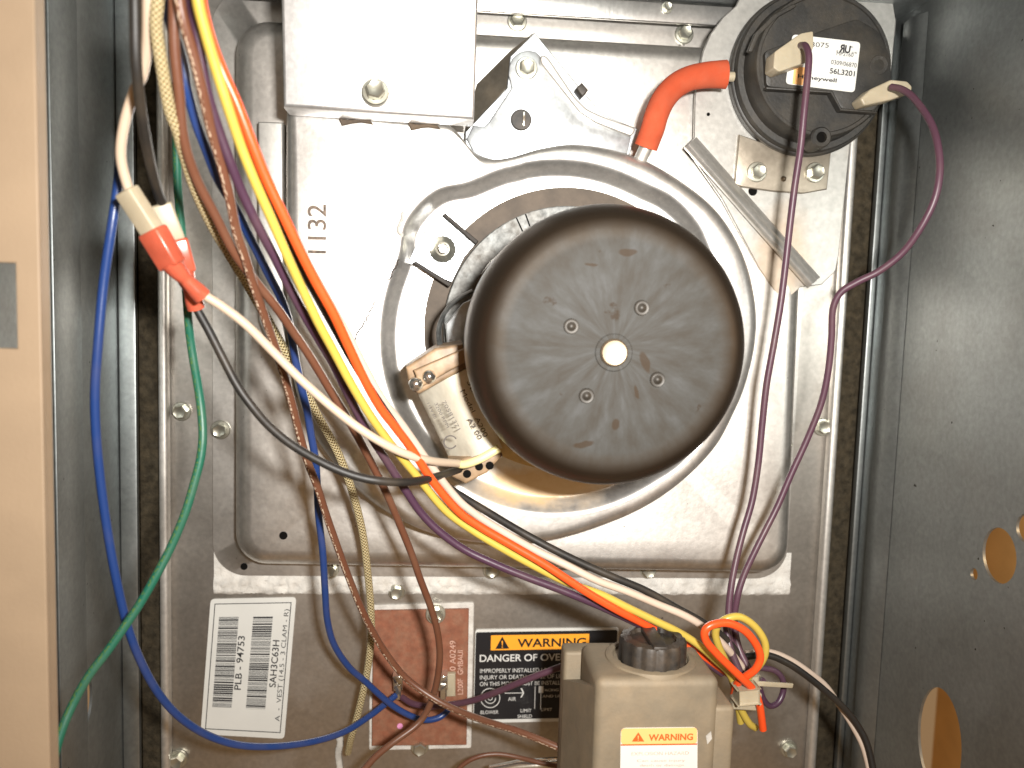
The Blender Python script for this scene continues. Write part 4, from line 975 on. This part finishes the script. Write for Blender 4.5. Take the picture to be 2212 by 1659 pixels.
wire('wire', 'black wire running along the harness above the white one', [(420, -60, .158), (432, 10, .157), (456, 95, .156), (500, 220, .154), (530, 305, .151), (560, 382, .149), (597, 462, .146), (638, 551, .142), (684, 637, .137), (722, 706, .132), (775, 800, .125), (835, 890, .117), (900, 985, .109), (960, 1046, .103), (1004, 1076, .100), (1053, 1106, .098), (1120, 1146, .096), (1186, 1182, .096), (1253, 1215, .096), (1326, 1247, .096), (1395, 1276, .095), (1463, 1314, .094), (1519, 1345, .092), (1565, 1378, .088), (1600, 1420, .084)], W, M['w_black'])
wire('wire', 'white wire from the red crimp terminal to the motor winding', [(428, 622, .142), (441, 637, .141), (480, 662, .139), (532, 702, .136), (592, 762, .132), (652, 822, .129), (720, 882, .127), (780, 928, .126), (840, 964, .124), (892, 986, .119), (940, 997, .110), (985, 1001, .098), (1000, 1003, .092)], W, M['w_white'])
wire('wire', 'black wire from the red crimp terminal to the motor winding', [(420, 655, .130), (431, 678, .130), (450, 712, .130), (480, 771, .130), (512, 832, .130), (546, 880, .130), (582, 921, .131), (632, 962, .132), (700, 1001, .133), (760, 1026, .133), (820, 1039, .132), (880, 1041, .126), (930, 1033, .114), (978, 1018, .094), (992, 1014, .088)], .0029, M['w_black'])
wire('wire', 'green ground wire swinging down to the lower cabinet wall', [(378, 180, .10), (380, 260, .10), (382, 335, .100), (384, 405, .101), (391, 480, .103), (399, 580, .106), (407, 690, .110), (413, 745, .113), (421, 795, .115), (432, 862, .118), (438, 930, .120), (434, 985, .121), (420, 1042, .122), (400, 1108, .123), (371, 1178, .124), (338, 1242, .126), (301, 1306, .128), (266, 1358, .130), (231, 1408, .132), (193, 1458, .134), (162, 1512, .136), (136, 1570, .139), (117, 1636, .142), (108, 1700, .145)], W, M['w_green'])
wire('wire', 'violet wire hanging straight down from the middle of the pressure switch', [(1730, 98, .0585), (1740, 100, .064), (1747, 122, .068), (1744, 170, .069), (1737, 240, .069), (1729, 320, .068), (1717, 400, .067), (1707, 480, .066), (1698, 560, .065), (1687, 650, .064), (1672, 740, .063), (1656, 830, .062), (1646, 920, .061), (1638, 1000, .061), (1625, 1080, .062), (1605, 1150, .064), (1590, 1210, .067), (1579, 1270, .071), (1574, 1325, .076), (1578, 1385, .082), (1597, 1440, .086), (1625, 1480, .088)], .0029, M['w_violet'])
wire('wire', 'violet wire bowing out over the side wall from the edge of the pressure switch', [(1925, 188, .060), (1945, 192, .064), (1968, 206, .069), (1992, 235, .076), (2013, 270, .083), (2026, 315, .089), (2030, 370, .092), (2019, 430, .092), (1990, 490, .089), (1950, 545, .084), (1900, 585, .079), (1852, 609, .075), (1816, 632, .072), (1799, 668, .070), (1796, 730, .068), (1789, 800, .066), (1774, 870, .064), (1745, 945, .062), (1710, 1022, .061), (1680, 1092, .061), (1655, 1142, .062), (1630, 1192, .064), (1607, 1242, .067), (1592, 1292, .071), (1586, 1345, .078), (1596, 1400, .084), (1620, 1450, .088)], .0029, M['w_violet'])
wire('wire', 'purple wire crossing the limit switch and warning sticker behind the valve', [(868, 1506, .0135), (892, 1520, .018), (930, 1526, .022), (972, 1522, .026), (1022, 1513, .032), (1080, 1492, .040), (1140, 1467, .046), (1212, 1440, .050), (1290, 1410, .046)], W, M['w_violet'])
wire('wire', 'black wire arching from the tied bundle to the lower wall opening', [(1600, 1420, .070), (1655, 1415, .070), (1700, 1432, .070), (1741, 1459, .070), (1782, 1492, .070), (1822, 1528, .070), (1852, 1566, .071), (1874, 1610, .073), (1890, 1680, .076)], W, M['w_black_p'])
wire('wire', 'white wire twisted with the black one toward the lower wall opening', [(1610, 1412, .066), (1660, 1408, .066), (1705, 1424, .066), (1748, 1452, .065), (1784, 1482, .063), (1812, 1522, .064), (1842, 1568, .068), (1866, 1616, .071), (1882, 1680, .074)], .0027, M['w_white2'])
wire('wire', 'orange red wire loop tied above the side of the gas valve', [(1648, 1575, .094), (1640, 1520, .098), (1626, 1489, .100), (1601, 1464, .103), (1570, 1434, .106), (1546, 1410, .108), (1525, 1384, .110), (1523, 1362, .111), (1541, 1349, .111), (1573, 1346, .110), (1608, 1362, .108), (1633, 1392, .106), (1642, 1420, .105), (1632, 1445, .104), (1610, 1462, .101), (1592, 1478, .097), (1585, 1500, .092)], .0031, M['w_red'])
wire('wire', 'yellow wire loop tied above the side of the gas valve', [(1600, 1560, .086), (1590, 1500, .090), (1572, 1440, .094), (1551, 1392, .098), (1546, 1363, .100), (1561, 1341, .102), (1595, 1332, .102), (1628, 1351, .101), (1650, 1382, .100), (1653, 1410, .099), (1642, 1434, .097), (1620, 1458, .094), (1604, 1480, .091)], W, M['w_yellow'])
wire('wire', 'thin purple wire loop hanging behind the cable tie', [(1640, 1442, .074), (1672, 1448, .074), (1690, 1466, .074), (1692, 1492, .074), (1682, 1516, .075), (1664, 1525, .076), (1650, 1512, .077), (1640, 1485, .078)], .0026, M['w_purple'])
wire('wire', 'purple wire bunched inside the tied wire loops', [(1568, 1350, .084), (1576, 1395, .088), (1590, 1432, .090), (1604, 1462, .091), (1622, 1490, .090), (1650, 1470, .086)], W, M['w_purple'])
wire('wire', 'thin dark brown wire arching at the bottom beside the gas valve', [(965, 1690, .030), (1000, 1652, .030), (1035, 1634, .030), (1075, 1629, .030), (1120, 1636, .032), (1165, 1647, .036), (1230, 1660, .04)], .0022, M['w_brown'])

# =================================================================== connectors and ties
def bar3(name, a, b, wd, th, mat, parent=None, bev=.0006, taper=1.0, roll=0.0):
    """rounded bar between two world points"""
    d = (b-a); L = d.length; z = d.normalized(); n = Vector((0, -1, 0)); n = (n-z*n.dot(z)).normalized(); s = z.cross(n)
    n2 = n*math.cos(roll)+s*math.sin(roll); s2 = z.cross(n2)
    bm = bmesh.new(); bmesh.ops.create_cube(bm, size=1)
    for v in bm.verts:
        k = taper if v.co.z > 0 else 1.0
        v.co = a+z*(v.co.z+.5)*L+s2*v.co.x*wd*k+n2*v.co.y*th*k
    bmesh.ops.bevel(bm, geom=bm.edges[:], offset=bev, segments=3, profile=.5, affect='EDGES')
    return finish(name, bm, mat, parent)
def terminal_pair(label1, label2, a, m, b, e, h, roll):
    pa, pm, pb, pe = P(*a, h[0]), P(*m, h[1]), P(*b, h[2]), P(*e, h[3])
    sl = bar3('nylon_sleeve', pa, pm, .0064, .0046, M['nylon'], None, .0007, 1.0, roll)
    tag(sl, label1, 'connector')
    ct = thing('crimp_terminal', label2, 'connector', pe)
    bar3('hood', pm.lerp(pa, .04), pb, .0080, .0056, M['crimp'], ct, .0009, .96, roll)
    pts = [pb.lerp(pm, .12), pb.lerp(pe, .22), pb.lerp(pe, .42), pb.lerp(pe, .62), pb.lerp(pe, .82), pe]
    rr = [.0034, .0027, .0021, .0024, .0028, .0029]
    sp = spline(pts, 5)
    tube('barrel', sp, lambda t: rr[min(4, int(t*5))]*(1-(t*5-min(4, int(t*5))))+rr[min(4, int(t*5))+1]*(t*5-min(4, int(t*5))), M['crimp'], ct, 16)
terminal_pair('front white nylon sleeve gripping the end of the white wire', 'front red crimp terminal feeding the white motor wire', (272, 410), (330, 500), (374, 575), (437, 640), (.152, .149, .147, .141), .5)
terminal_pair('rear nylon sleeve half hidden, gripping the black wire', 'rear red crimp terminal feeding the black motor wire', (347, 440), (378, 520), (398, 590), (424, 665), (.140, .137, .135, .130), -.25)

ct = thing('cable_tie', 'white nylon cable tie around the wire bundle next to the gas valve', 'cable tie', P(1605, 1530, .09))
bar3('tie_head', P(1590, 1500, .099), P(1634, 1496, .099), .0062, .006, M['nylon'], ct, .0008)
bar3('strap', P(1580, 1508, .094), P(1640, 1512, .094), .0075, .005, M['nylon'], ct, .0008)
bar3('tail', P(1630, 1476, .093), P(1712, 1481, .088), .0020, .0010, M['nylon'], ct, .0003)
bar3('upper_block', P(1612, 1468, .090), P(1634, 1467, .090), .0050, .004, M['nylon'], ct, .0008)

for k, (x, y) in enumerate(((1738, 102), (1915, 192))):
    pass
t1 = prism('spade_connector', rounded(pz([(1375, 215), (1455, 200), (1458, 300), (1420, 400), (1235, 465), (1195, 440), (1205, 335)]), 4, 3), HS+.0032, HS+.0125, M['nylon'], None, .0012)
tag(t1, 'translucent nylon spade connector beside the printed label of the pressure switch', 'connector')
t2 = prism('spade_connector', rounded(pz([(1760, 640), (1830, 575), (1960, 515), (2065, 525), (2098, 560), (2090, 600), (1965, 645), (1785, 685)]), 4, 3), HS+.0030, HS+.0110, M['nylon'], None, .0012)
tag(t2, 'translucent nylon spade connector at the outer rim of the pressure switch', 'connector')

bt = tube('burner_tube', [P(1060, 1668, .028), P(1120, 1656, .030), P(1200, 1650, .032), P(1260, 1655, .034)], .0032, M['chrome'], None, 16)
tag(bt, 'shiny metal tube at the bottom edge behind the gas valve', 'tube')
sb = tag(tube('sealant_strip', spline([P(733, 1585, .0008)+Vector((random.uniform(-.0004, .0004), 0, -.0030*i)) for i in range(14)], 4), lambda t: .0022*(0.7+0.35*abs(noise.noise(Vector((t*22, 0, 0))))), M['sealant'], None, 10, 0.5), 'lumpy grey sealant strip on the panel below the braided wire', 'sealant')
for o in bpy.data.objects:
    if '_loc' in o: del o['_loc']
